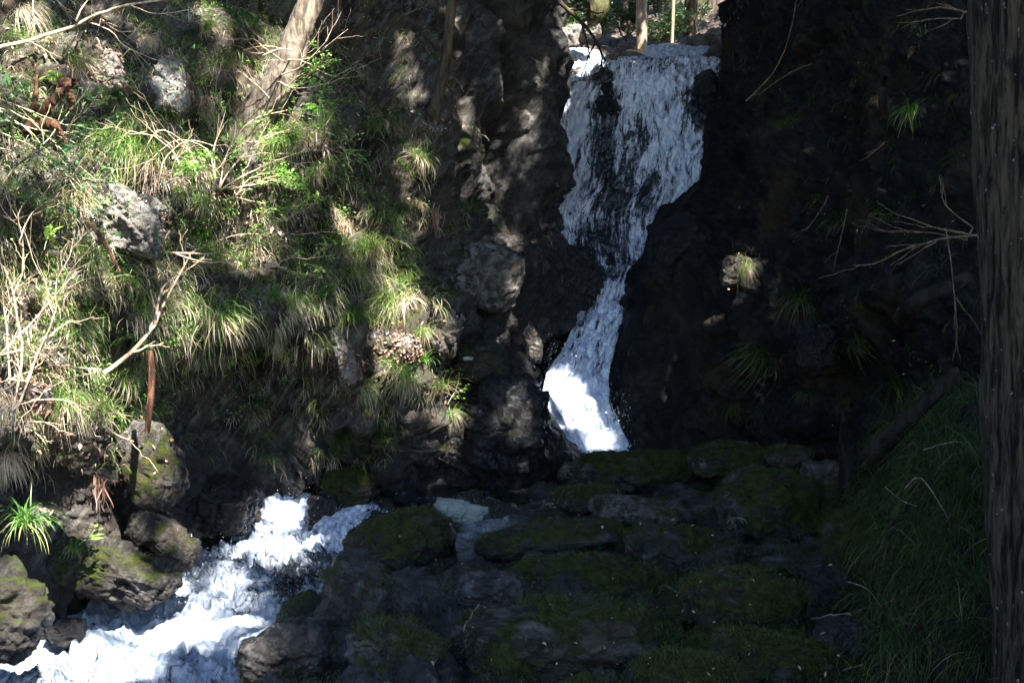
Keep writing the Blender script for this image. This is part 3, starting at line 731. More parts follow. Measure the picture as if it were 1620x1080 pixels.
B(275, 135, 24, 46, 'smooth pale rock face catching sun near the upper left', d=13.7, dy=.7, wet=0, moss=-.6, pale=1.3, ang=-12, mat='left', rough=.6)
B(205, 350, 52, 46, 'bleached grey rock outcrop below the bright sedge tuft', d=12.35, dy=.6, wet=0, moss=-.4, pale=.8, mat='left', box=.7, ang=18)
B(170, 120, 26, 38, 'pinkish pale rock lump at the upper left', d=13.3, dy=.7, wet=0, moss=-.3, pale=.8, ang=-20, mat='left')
B(690, 520, 40, 36, 'rounded mossy yellow boulder at the end of the sunlit ledge', d=15.7, dy=.9, moss=.18, wet=.05, pale=.5, mat='left', ang=25)
B(622, 545, 40, 20, 'flat dead leaf strewn rock on the sunlit ledge', d=15.2, dy=.8, moss=-.3, wet=0, pale=.4, mat='left', ang=20)
B(545, 555, 16, 50, 'upright pale rock fin left of the sunlit ledge', d=14.8, dy=.9, moss=-.3, wet=.0, pale=.9, mat='left', ang=-16)
B(770, 440, 56, 52, 'large rounded brown boulder in the shade under the rock columns', d=16.9, dy=.7, moss=-.1, wet=.3, pale=.5, mat='left', ang=20, rough=.7)
B(800, 672, 60, 74, 'wet dark buttress with glittering face left of the lower fall', d=15.9, dy=.7, moss=-.1, wet=1, pale=.4, ang=14, mat='glint')
B(760, 575, 40, 30, 'dark mossy shoulder above the glittering buttress', d=16.2, dy=.8, moss=.2, wet=.5, mat='fore')
B(740, 567, 8, 3, 'thin white stone chip on the dark ledge', d=15.9, moss=-1, wet=0, pale=1.5, mat='lich', name='stone', cat='stone', sub=4)
B(843, 545, 12, 28, 'small tan rock catching sun at the foot of the chute', d=16.9, moss=-.3, wet=.1, pale=.5, mat='left', ang=-20)
# --- around the pool
B(553, 772, 44, 28, 'moss capped boulder between the two cascades', d=15.4, dy=.9, moss=.30, wet=.4, pale=.3, ang=0)
B(512, 812, 26, 34, 'black streaked rock under the moss capped boulder', d=15.3, dy=.9, moss=-.3, wet=.9, pale=.3, ang=8)
B(590, 728, 50, 20, 'low grey rock at the far edge of the pool', d=16.6, moss=.0, wet=.7)
B(668, 742, 34, 12, 'flat grey rock lying in the pool edge', d=16.4, moss=.0, wet=.6, pale=.5)
B(730, 715, 34, 30, 'cracked grey rock beside the glittering buttress', d=16.2, moss=-.1, wet=.8, pale=.5, ang=30)
B(640, 690, 70, 36, 'dark sloping rock under the hanging straw coloured sedge', d=15.9, dy=.7, moss=.0, wet=.6, ang=25)
# --- foreground mass
B(640, 855, 78, 42, 'mossy boulder at the near edge of the blue cascade', dy=.9, moss=.22, wet=.3, ang=-14)
B(726, 812, 42, 15, 'pale lichen covered slab with dark notches', dy=.8, moss=-1, wet=0, pale=1.4, mat='lich', ang=12, rough=1.1, box=.8)
B(766, 852, 46, 20, 'blue grey slab tilted below the pale lichen slab', dy=.9, moss=-1, wet=.15, pale=.9, mat='slab', ang=-18, rough=1.1, box=.8)
B(690, 850, 26, 34, 'narrow brown rock wedge right of the mossy boulder', dy=.8, moss=.0, wet=.2, pale=.2, ang=20)
B(565, 945, 52, 58, 'ridged brown rock falling towards the rapids', dy=.8, moss=-.05, wet=.5, pale=.3, ang=12)
B(618, 960, 46, 44, 'bluish wet rock face in the middle foreground', dy=.7, moss=-.4, wet=.7, pale=.5, ang=20)
B(622, 1030, 60, 46, 'grey boulder with a moss and lichen cap at the bottom edge', dy=.8, moss=.12, wet=.15, pale=.6, ang=18)
B(450, 1035, 75, 45, 'low black rock at the edge of the rapids, lower centre left', dy=.8, moss=-.2, wet=.8, pale=.3, ang=-18)
B(868, 852, 120, 22, 'long low mossy ridge across the middle of the bedrock', dy=.7, moss=.1, wet=.3, ang=-6)
B(780, 940, 60, 30, 'wet violet grey hollow stone left of the brown hump', dy=.8, moss=-.4, wet=.7, pale=.5)
B(880, 1020, 165, 62, 'broad brown hump furred with dry moss at the bottom', dy=.7, moss=.12, wet=.1, ang=-4)
B(930, 918, 118, 32, 'low green mossy swell in the centre of the bedrock', dy=.7, moss=.2, wet=.2, ang=4)
B(1010, 810, 80, 22, 'grey layered rock in the centre right of the bedrock', dy=.8, moss=-.1, wet=.3, pale=.6, ang=8)
B(930, 790, 50, 20, 'small mossy rock on the pool brink', dy=.8, moss=.15, wet=.3, pale=.2)
B(1000, 745, 110, 30, 'long moss covered boulder in front of the lower fall', d=15.6, dy=.6, moss=.25, wet=.2, pale=.3, ang=-3)
B(1150, 728, 60, 26, 'round topped moss boulder right of the lower fall', d=15.0, dy=.8, moss=.18, wet=.2, pale=.3)
B(1232, 812, 98, 66, 'biggest mossy boulder, dome shaped with a pale wet crown', d=11.9, dy=.9, moss=.26, wet=.15, pale=.3, ang=8)
B(1085, 870, 90, 34, 'dark rock ridge left of the mossy dome', dy=.8, moss=.05, wet=.35, pale=.2, ang=10)
B(1365, 872, 62, 50, 'yellow green mossy boulder beside the right bank grass', d=9.6, dy=.9, moss=.35, wet=.1)
B(1175, 950, 100, 42, 'wide mossy boulder below the mossy dome', dy=.8, moss=.24, wet=.2, ang=4)
B(1225, 1045, 105, 38, 'low mossy boulder along the bottom edge, right of centre', dy=.8, moss=.22, wet=.2, ang=10)
B(1085, 1066, 80, 28, 'bright green moss cushion rock at the bottom edge', dy=.8, moss=.38, wet=.1)
B(1245, 722, 34, 15, 'small brown stone on the far right of the bedrock', d=13.6, moss=.0, wet=.3)
B(1302, 748, 36, 20, 'grey wet stone behind the mossy dome', d=12.7, moss=-.2, wet=.6, pale=.5)
B(1310, 930, 40, 36, 'dark wet stone in the gully left of the right bank', moss=-.2, wet=.7)
B(1340, 1010, 46, 30, 'flat black stone low in the right hand gully', moss=-.2, wet=.7)
# --- right wall
B(1180, 436, 36, 22, 'small sunlit grass topped knob on the dark right wall', dy=.5, moss=.25, wet=.3, pale=.1, mat='left', box=.6, ang=14)
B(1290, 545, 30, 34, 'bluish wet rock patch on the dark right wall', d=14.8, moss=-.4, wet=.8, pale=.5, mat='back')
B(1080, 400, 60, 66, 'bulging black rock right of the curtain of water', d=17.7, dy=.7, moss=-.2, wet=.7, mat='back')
# --- above the lip
for i, (a, b, r1, r2, d, lb) in enumerate([(1110, 72, 34, 13, 23.6, 'sunlit rock at the right end of the waterfall lip'), (1065, 98, 26, 5, 21.9, 'low pale rock in the middle of the waterfall lip'), (985, 94, 28, 9, 21.5, 'dark flat rock splitting the stream at the lip'),
        (1136, 84, 16, 9, 22.4, 'small pale cobble on the right rim of the waterfall'), (1150, 60, 34, 14, 24.5, 'grey rock on the slope right above the lip'), (902, 58, 20, 22, 23.4, 'tan rock bank left above the small cascade'), (936, 48, 14, 13, 23.2, 'round mossy stone beneath the overhanging mossy limb')]):
    B(a, b, r1, r2, lb, d=d, dy=.9, moss=.05 if i else -.1, wet=.2, pale=.9, mat='left', sub=5)
AP = np.concatenate([AP] + BP); AN = np.concatenate([AN] + BN)
apx, apy = topix(AP)


# ------------------------------------------------------------------ wood
def frames(pts):
    t = np.gradient(pts, axis=0); t /= np.linalg.norm(t, axis=1, keepdims=True) + 1e-9
    ref = np.array([0.13, 0.97, 0.2]); a = np.cross(t, ref); a /= np.linalg.norm(a, axis=1, keepdims=True) + 1e-9
    return a, np.cross(t, a)
class Buf:
    def __init__(s): s.V = []; s.F = []; s.n = 0; s.U = []
    def add(s, V, F, u=None):
        s.V.append(V); s.F.append(F + s.n); s.n += len(V); s.U.append(np.full(len(V), .5) if u is None else u)
    def tube(s, pts, r, sides=5):
        pts = np.asarray(pts); m = len(pts); a, b = frames(pts); r = np.broadcast_to(r, (m,))
        an = np.linspace(0, 2 * np.pi, sides, endpoint=False)
        V = pts[:, None] + (a[:, None] * np.cos(an)[None, :, None] + b[:, None] * np.sin(an)[None, :, None]) * r[:, None, None]
        i = np.arange(m * sides).reshape(m, sides); j = np.roll(i, -1, 1)
        s.add(V.reshape(-1, 3), np.stack([i[:-1], j[:-1], j[1:], i[1:]], -1).reshape(-1, 4))
    def build(s, name, mat, parent=None):
        return mesh_obj(name, np.concatenate(s.V), np.concatenate(s.F), mat, parent, attrs={'u': np.concatenate(s.U)})
def wob(a, b, n, amp, sag=0.0):
    t = np.linspace(0, 1, n)[:, None]; p = a + (b - a) * t
    w = np.cumsum(rng.normal(0, 1, (n, 3)), 0); w -= t * w[-1]; w *= amp * np.linalg.norm(b - a) / math.sqrt(n)
    p = p + w; p[:, 2] -= sag * np.sin(np.pi * t[:, 0]); return p
def pl(*c, n=14, amp=.02):
    """polyline through photo-placed points with natural wobble"""
    Q = catmull(np.array([P(*x) for x in c]), n)
    return Q + np.convolve(rng.normal(0, 1, n * 3), np.ones(3) / 3, 'same').reshape(n, 3) * amp * np.linalg.norm(Q[-1] - Q[0]) * .3
def grow(buf, pts, r0, r1, lev, nch, spread, ratio, tips, up=.0, sides=5, gnarl=.07, toward=None):
    buf.tube(pts, np.linspace(r0, r1, len(pts)), sides)
    if lev == 0:
        tips.append((pts[-1], pts[-1] - pts[-2])); tips.append((pts[len(pts) // 2], pts[-1] - pts[-2])); return
    L = np.sum(np.linalg.norm(np.diff(pts, axis=0), axis=1))
    for c in range(nch):
        f = rng.uniform(.25, 1.0) if c else 1.0
        i = min(int(f * (len(pts) - 1)), len(pts) - 2)
        d = pts[i + 1] - pts[i]; d = d / (np.linalg.norm(d) + 1e-9)
        e = rng.normal(0, 1, 3); e -= d * np.dot(e, d); e /= np.linalg.norm(e)
        nd = d + e * spread * rng.uniform(.6, 1.3) + np.array([0, 0, up])
        if toward is not None: nd = nd + toward
        nd /= np.linalg.norm(nd)
        l = L * ratio * rng.uniform(.6, 1.25)
        r = (r0 + (r1 - r0) * f)
        grow(buf, wob(pts[i], pts[i] + nd * l, 7, gnarl), r * .72, r1 * .5, lev - 1, nch, spread, ratio, tips, up, max(4, sides - 1), gnarl, toward)

def trunk(name, c, mat, label, cat, sides=90, n=200, bark=.014, vs=(16, 16, 1.6), flare=0.0, parent=None, part=None, lump=0.0):
    """c: (px,py,d,radius m)"""
    Q = catmull(np.array([np.append(P(*x[:3]), x[3]) for x in c]), n); pts, r = Q[:, :3], Q[:, 3]
    a, b = frames(pts); an = np.linspace(0, 2 * np.pi, sides, endpoint=False)
    D = a[:, None] * np.cos(an)[None, :, None] + b[:, None] * np.sin(an)[None, :, None]
    base = pts[0]
    V = pts[:, None] + D * r[:, None, None]
    h = bark * (ridged(V * np.array(vs), 4, 900) + .5 * fbm(V * np.array(vs) * 2.2, 3, 905)) + lump * fbm(V * 1.6, 3, 909)
    V = V + D * h[..., None] - base
    i = np.arange(n * sides).reshape(n, sides); j = np.roll(i, -1, 1)
    F_ = np.stack([i[:-1], j[:-1], j[1:], i[1:]], -1).reshape(-1, 4)
    o = mesh_obj(part or name, V, F_, mat)
    if parent is None: o.location = tuple(base); return tag(o, label, cat)
    o.parent = parent; o.location = tuple(base - np.array(parent.location)); return o

def leaves(tips, per, size, spread, flat=.75, aspect=2.2, jit=.35, u=None, droop=0.0):
    """leaf blades (two faces folded on the midrib) scattered round twig tips"""
    c = np.array([t[0] for t in tips]); dv = np.array([t[1] for t in tips]); dv /= np.linalg.norm(dv, axis=1, keepdims=True) + 1e-9
    c = np.repeat(c, per, 0); dv = np.repeat(dv, per, 0); n = len(c)
    c = c + rng.normal(0, spread, (n, 3)) * np.array([1, 1, .35])
    ax = dv * .5 + rng.normal(0, .75, (n, 3)) * np.array([1, 1, 1 - flat]); ax[:, 2] -= droop
    ax /= np.linalg.norm(ax, axis=1, keepdims=True)
    up = np.array([0, 0, 1.]) + rng.normal(0, jit, (n, 3)); sd = np.cross(ax, up); sd /= np.linalg.norm(sd, axis=1, keepdims=True); up = np.cross(sd, ax)
    L = size * rng.lognormal(0, .25, n)[:, None]; Wd = L / aspect
    p0 = c; p3 = c + ax * L; m = c + ax * L * .5 - up * L * .06; l = m + sd * Wd * .5 + up * L * .1; r = m - sd * Wd * .5 + up * L * .1
    V = np.stack([p0, l, p3, r], 1).reshape(-1, 3); k = 4 * np.arange(n)[:, None]
    F_ = np.concatenate([np.concatenate([k, k + 1, k + 2], 1), np.concatenate([k, k + 2, k + 3], 1)])
    uu = rng.uniform(0, 1, n) if u is None else np.clip(rng.normal(u, .2, n), 0, 1)
    return V, F_, np.repeat(uu, 4)
def leaf_obj(name, L, mat, parent=None):
    return mesh_obj(name, L[0], L[1], mat, parent, attrs={'u': L[2]}, smooth=False)

# cedar trunk on the right, foreground
cr = empty('cedar_tree', P(1700, 1500, 6.0)); tag(cr, 'thick upright cedar trunk with stringy bark along the right edge', 'tree')
trunk('cedar_tree', [(1742, 1500, 6.0, .46), (1716, 1250, 6.0, .37), (1702, 1080, 6.0, .335), (1690, 800, 6.05, .325), (1676, 500, 6.1, .32), (1662, 250, 6.15, .315), (1648, 0, 6.2, .315), (1625, -400, 6.4, .30), (1590, -1200, 6.8, .27), (1540, -2600, 7.4, .2)], M['cedar'], None, None, sides=420, n=700, bark=.016, lump=.03, vs=(15, 15, 1.9), parent=cr, part='trunk')
# leaning trunk upper left
lt = empty('leaning_tree', P(385, 235, 14.6)); tag(lt, 'grey leaning tree trunk rooted above the bright sedge mound', 'tree')
trunk('t', [(372, 250, 14.7, .24), (405, 185, 14.6, .20), (440, 130, 14.5, .17), (462, 85, 14.5, .155), (478, 40, 14.5, .14), (500, -20, 14.6, .13), (560, -200, 15.0, .11), (640, -500, 15.5, .08)], M['bark'], None, None, sides=90, n=220, bark=.016, vs=(9, 9, 4), parent=lt, part='trunk', lump=.05)
trunk('t', [(470, 60, 14.5, .07), (476, 20, 14.4, .06), (486, -40, 14.4, .05), (492, -120, 14.3, .04)], M['bark'], None, None, sides=40, n=60, bark=.008, parent=lt, part='limb')
b = Buf(); tips = []
for q in [((452, 100, 14.3), (430, 85, 14.1), (402, 62, 14.0)), ((462, 80, 14.3), (440, 78, 14.0), (415, 88, 13.9)), ((446, 118, 14.2), (478, 105, 14.0), (510, 72, 13.9)), ((440, 130, 14.2), (470, 140, 14.0), (520, 132, 13.9)), ((425, 155, 14.2), (400, 130, 14.0), (372, 108, 13.9)), ((455, 95, 14.2), (490, 92, 14.0), (520, 60, 13.9))]:
    grow(b, pl(*q, n=9) - np.array(lt.location), .009, .004, 2, 3, .7, .6, tips)
b.build('twigs', M['twig'], lt)
# slender trunk mid top
sn = trunk('slender_tree', [(678, 200, 17.1, .10), (690, 165, 17.0, .075), (702, 110, 16.95, .065), (710, 50, 16.9, .06), (716, -30, 16.9, .058), (720, -200, 16.9, .05), (724, -600, 17.0, .03)], M['bark_dark'], 'slender dark trunk rising from the brown ledge beside the rock columns', 'tree', sides=40, n=150, bark=.006)
# woodland behind the falls
bgt = [(1015, 80, 27, .11, 'pale straight trunk behind the middle of the waterfall lip', 'bark_pale', 0), (1063, 66, 29, .035, 'thin pale sapling right of the pale trunk behind the lip', 'bark_pale', 4), (988, 62, 36, .11, 'dark distant trunk just left of the pale trunk', 'bark_dark', 0),
       (1092, 50, 33, .16, 'broad dark trunk over the right end of the lip', 'bark_dark', 3), (958, 60, 40, .13, 'dim trunk far back above the left of the lip', 'bark_dark', 0), (1040, 58, 42, .15, 'dim trunk in the gap right of the pale trunk', 'bark_dark', 0), (1124, 30, 38, .14, 'leaning dark trunk on the slope right behind the falls', 'bark_dark', 10), (1160, 10, 30, .09, 'short dark trunk highest on the right hand slope', 'bark_dark', 6)]
for px, py, d, r, lb, mt, ln in bgt:
    t = empty('forest_tree', P(px, py + 20, d)); tag(t, lb, 'tree', 'trees of the wood behind the falls')
    trunk('t', [(px - ln * .3, py + 25, d, r * 1.25), (px, py, d, r), (px + ln, py - 130, d, r * .9), (px + ln * 2, py - 500, d, r * .7), (px + ln * 3, py - 900, d, r * .4)], M[mt], None, None, sides=28, n=60, bark=r * .08, parent=t, part='trunk')
    tp = []; bb = Buf(); top = P(px + ln * 2, py - 500, d) - np.array(t.location)
    bb.tube(wob(top - np.array([0, 0, 2.4]), top + np.array([0, 0, 2.7]), 8, .0), .04, 6)
    for q in range(9):
        s = top + np.array([0, 0, rng.uniform(-2.2, 2.5)]); an = rng.uniform(0, 6.28)
        grow(bb, wob(s, s + np.array([math.cos(an), math.sin(an), .15]) * rng.uniform(1.2, 2.2), 7, .05), .03, .012, 1, 6, .8, .5, tp)
    bb.build('limbs', M['bark_dark'], t)
    leaf_obj('crown', leaves(tp, 26, .20, .28, aspect=2.0), M['canopy'], t)
def bush(px, py, d, w, h, lb, nst=7, per=8, size=.05, mat='leaf', wood='twig_dark', u=None, lev=2, nch=4, name='bush', grp=None, r0=.012, spread=.8, **kw):
    t = empty(name, P(px, py, d)); tag(t, lb, 'bush' if name == 'bush' else 'shrub', grp)
    s = d / F; bb = Buf(); tp = []
    for i in range(nst):
        e = np.array([rng.uniform(-w, w) * s, rng.uniform(-w, w) * s * .6, rng.uniform(.35, .8) * h * s])
        grow(bb, wob(np.zeros(3) + rng.normal(0, .02, 3), e, 8, .06), r0, r0 * .4, lev, nch, spread, .5, tp)
    bb.build('stems', M[wood], t)
    leaf_obj('leaves', leaves(tp, per, size, size * 1.1, u=u, **kw), M[mat], t)
    return t
bush(1045, 72, 31, 30, 60, 'green bush behind the lip between the pale trunk and the sapling', size=.08, mat='leaf_dark', u=.8)
bush(990, 64, 32, 34, 70, 'green bush left of the pale trunk behind the lip', size=.09, mat='leaf_dark')
bush(950, 60, 30, 22, 50, 'dark bush behind the mossy limb above the cascade', size=.08, mat='leaf_dark')
bush(1085, 62, 35, 30, 55, 'dim bush under the broad dark trunk', size=.09, mat='leaf_dark')
bush(1020, 50, 44, 60, 80, 'pale green thicket farthest back in the wood', size=.16, mat='leaf_dark', nst=12)
bush(960, 50, 42, 50, 90, 'dim green thicket far back on the left of the gap', size=.16, mat='leaf_dark', nst=12)
bush(1110, 45, 45, 60, 80, 'dark thicket far back on the right of the gap', size=.16, mat='leaf_dark', nst=12)
bush(893, 40, 22.6, 12, 26, 'small yellow green seedling on the bank above the cascade', size=.05, mat='leaf', u=.9, nst=4)
# mossy limb hanging over the cascade
M['mosswood'] = wood_mat('mossy_limb_bark', (.03, .026, .014), (.10, .09, .045), .3, (8, 8, 3), .02)
trunk('mossy_limb', [(905, -120, 22.6, .16), (930, -40, 22.2, .19), (944, 5, 22.0, .19), (940, 28, 22.0, .14), (932, 42, 22.1, .05)], M['mosswood'], 'thick mossy limb bulging down over the small upper cascade', 'limb', sides=60, n=80, bark=.01, lump=.05)
b = Buf(); tips = []
grow(b, pl((868, -14, 20.4), (900, 18, 20.5), (932, 50, 20.7), (958, 98, 20.9), n=14), .040, .018, 1, 5, .9, .35, tips)
tag(b.build('fallen_branch', M['bark_dark']), 'dark fallen branch slanting down onto the waterfall lip', 'branch')
# fallen log, stump and dead wood on the right
trunk('fallen_log', [(1372, 725, 9.7, .062), (1400, 700, 9.6, .066), (1440, 660, 9.5, .062), (1480, 622, 9.45, .05), (1508, 590, 9.4, .035), (1512, 586, 9.4, .012)], M['log'], 'dead grey log leaning down the right bank', 'log', sides=70, n=160, bark=.006, vs=(16, 16, 16), lump=.02)
trunk('broken_stump', [(1350, 800, 11.3, .12), (1347, 740, 11.25, .08), (1344, 700, 11.25, .065), (1340, 670, 11.2, .04), (1347, 640, 11.0, .015)], M['log'], 'upright mossy stump at the foot of the fallen log', 'stump', sides=70, n=90, bark=.022, lump=.015)
trunk('snag', [(1402, 180, 13.2, .08), (1398, 158, 13.1, .06), (1396, 138, 13.1, .035), (1400, 124, 13.0, .02)], M['log'], 'short broken snag catching light high on the right wall', 'stump', sides=30, n=40, bark=.01, lump=.05)
trunk('mossy_root', [(1425, 505, 11.6, .05), (1450, 478, 11.3, .06), (1490, 458, 11.2, .05), (1530, 440, 11.3, .05)], M['log'], 'thick mossy root crossing the right wall beside the cedar trunk', 'root', sides=30, n=50, bark=.008, lump=.03)
# rotten red wood upper left
t = empty('rotten_root', P(70, 200, 12.3)); tag(t, 'rotten red brown root plate twisted out of the slope at upper left', 'root')
o0 = np.array(t.location)
for q in [[(40, 220, 12.5, .045), (66, 186, 12.3, .03), (84, 160, 12.2, .022), (118, 128, 12.1, .008)], [(50, 212, 12.4, .035), (74, 196, 12.2, .028), (92, 202, 12.1, .02), (104, 226, 12.1, .008)], [(100, 130, 12.2, .03), (112, 140, 12.15, .03), (113, 175, 12.2, .02)], [(58, 118, 12.6, .01), (54, 165, 12.4, .022), (46, 210, 12.3, .035)]]:
    trunk('t', q, M['rot'], None, None, sides=36, n=70, bark=.030, vs=(12, 12, 8), parent=t, part='root_limb', lump=.05)
if 0: t = trunk('rotten_stump', [(318, 210, 14.0, .08), (322, 188, 13.9, .07), (328, 172, 13.9, .04), (330, 165, 13.9, .01)], M['rot'], 'small red rotten stump between the pale rock and the leaning tree', 'stump', sides=40, n=50, bark=.02, lump=.06)
trunk('broken_stick', [(238, 555, 12.05, .022), (240, 600, 12.0, .028), (236, 650, 11.95, .027), (233, 684, 11.95, .020)], M['rot'], 'reddish broken stick hanging upright above the tall tan boulder', 'stick', sides=16, n=40, bark=.003)
trunk('brown_stick', [(140, 350, 11.3, .014), (165, 385, 11.3, .014), (190, 430, 11.35, .010)], M['rot'], 'straight brown stick lying across the bleached outcrop', 'stick', sides=10, n=20, bark=.002)
# small fallen sticks on the bedrock
for i, (q, lb) in enumerate([([(882, 800), (892, 772)], 'short pale stick standing on the bedrock above the centre'), ([(968, 775), (985, 800)], 'curled thin stick on the moss in front of the lower fall'), ([(1040, 935), (1075, 940)], 'thin white stick lying across the moss right of centre'), ([(1325, 965), (1350, 940)], 'forked pale stick in the right hand gully'), ([(1340, 1068), (1375, 1060)], 'thin pale stick near the bottom edge at right'), ([(690, 715), (560, 700)], 'long thin dark twig hanging under the straw coloured sedge'), ([(740, 1000), (765, 960)], 'short dry stick on the left flank of the brown hump'), ([(1340, 975), (1290, 985)], 'little grey twig beside the dark wet gully stone')]):
    p0, n0 = hit(*q[0]); p1, n1 = hit(*q[1]); bb = Buf(); bb.tube(wob(p0 + n0 * .04, p1 + n1 * .05, 10, .06), np.linspace(.006, .003, 10), 5)
    tag(bb.build('stick', M['twig_grey']), lb, 'stick', None)


# ------------------------------------------------------------------ sedge and grass
def blades(root, d0, L, droop, w, u, K=6, kink=.22):
    n = len(root); d = d0 / np.linalg.norm(d0, axis=1, keepdims=True); p = root.copy()
    az_ = rng.uniform(0, np.pi, n); side = np.stack([np.cos(az_), np.sin(az_) * .6, .15 * rng.normal(0, 1, n)], -1)
    side /= np.linalg.norm(side, axis=1, keepdims=True)
    V = np.empty((n, K + 1, 2, 3)); t = np.linspace(0, 1, K + 1)
    for k in range(K + 1):
        wk = w * (1 - t[k] ** 1.6) * (.55 + .45 * min(1, t[k] * 4)) + .0006
        V[:, k, 0] = p - side * wk[:, None] * .5; V[:, k, 1] = p + side * wk[:, None] * .5
        d = d + np.array([0, 0, -1.]) * (droop / K)[:, None] * (.5 + 1.2 * t[k]) + rng.normal(0, kink / K, (n, 3)); d /= np.linalg.norm(d, axis=1, keepdims=True)
        p = p + d * (L / K)[:, None]
    i = np.arange(n * (K + 1) * 2).reshape(n, K + 1, 2)
    Fc = np.stack([i[:, :-1, 0], i[:, :-1, 1], i[:, 1:, 1], i[:, 1:, 0]], -1).reshape(-1, 4)
    tt = np.tile(t[None, :, None], (n, 1, 2))
    U = np.clip(u[:, None, None] + .16 * tt * tt, 0, 1)
    return V.reshape(-1, 3), Fc, U.reshape(-1)
def tuft_arrays(c, out, n, L, dry=.3, w=.006, upk=.9, droop=2.4, base=.035):
    """blades springing from one crown and arching over, dead ones hanging"""
    r = c + rng.normal(0, base, (n, 3)) * np.array([1, 1, .5])
    d = rng.normal(0, .6, (n, 3)) * np.array([1, 1, .35]) + np.array([0, 0, upk]) + out * .5 + rng.normal(0, .25, 3)
    dead = rng.uniform(0, 1, n) < dry
    d[dead, 2] -= upk * 1.1
    u = np.where(dead, rng.uniform(.62, 1.0, n), rng.uniform(0, .6, n))
    return blades(r, d, L * rng.uniform(.3, 1.2, n), droop * rng.uniform(.7, 1.4, n), w * rng.uniform(.6, 1.3, n), u)
protos = {}
def proto(kind):
    z = np.zeros(3)
    if kind not in protos:
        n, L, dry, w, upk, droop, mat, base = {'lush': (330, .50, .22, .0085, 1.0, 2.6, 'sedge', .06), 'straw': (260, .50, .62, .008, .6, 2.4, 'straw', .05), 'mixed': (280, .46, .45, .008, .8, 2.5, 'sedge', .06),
            'star': (120, .42, .18, .015, 1.0, 2.2, 'sedge_green', .03), 'green': (200, .45, .10, .009, 1.0, 2.3, 'sedge_green', .04), 'dark': (240, .55, .30, .0065, 1.0, 2.3, 'grass_dark', .10), 'shade_sedge': (170, .5, .4, .008, .8, 2.6, 'grass_dark', .05)}[kind]
        protos[kind] = [tuft_arrays(z, np.array([0, -.6, 0]), n, L, dry, w, upk, droop, base) + (mat,) for _ in range(5)]
        protos[kind] = [(None, p) for p in protos[kind]]
    return protos[kind]
pmesh = {}
def tuft(px, py, size, kind, label, d=None, group=None, name='sedge_tuft', cat='sedge tuft'):
    """size = blade reach in photo pixels"""
    q, nn = hit(px, py)
    if d is not None: q = P(px, py, d)
    v = int(rng.integers(5)); key = (kind, v)
    if key not in pmesh:
        p = proto(kind)[v][1]; o = mesh_obj(name, p[0], p[1], M[p[3]], attrs={'u': p[2]}, smooth=False); pmesh[key] = o
    else:
        o = pmesh[key].copy(); COL.objects.link(o); o.name = name
        for kk in ('label', 'category', 'group', 'kind'):
            if kk in o: del o[kk]
    s = size * q[1] / F / .42
    o.scale = (s * rng.uniform(.8, 1.3), s * rng.uniform(.8, 1.1), s * rng.uniform(.8, 1.15)); o.location = tuple(q + nn * .03); o.rotation_euler = (rng.normal(.05, .15), rng.normal(0, .25), rng.uniform(-.6, .6))
    return tag(o, label, cat, group)
T = tuft
G1 = 'sedge tufts hanging on the left slope'
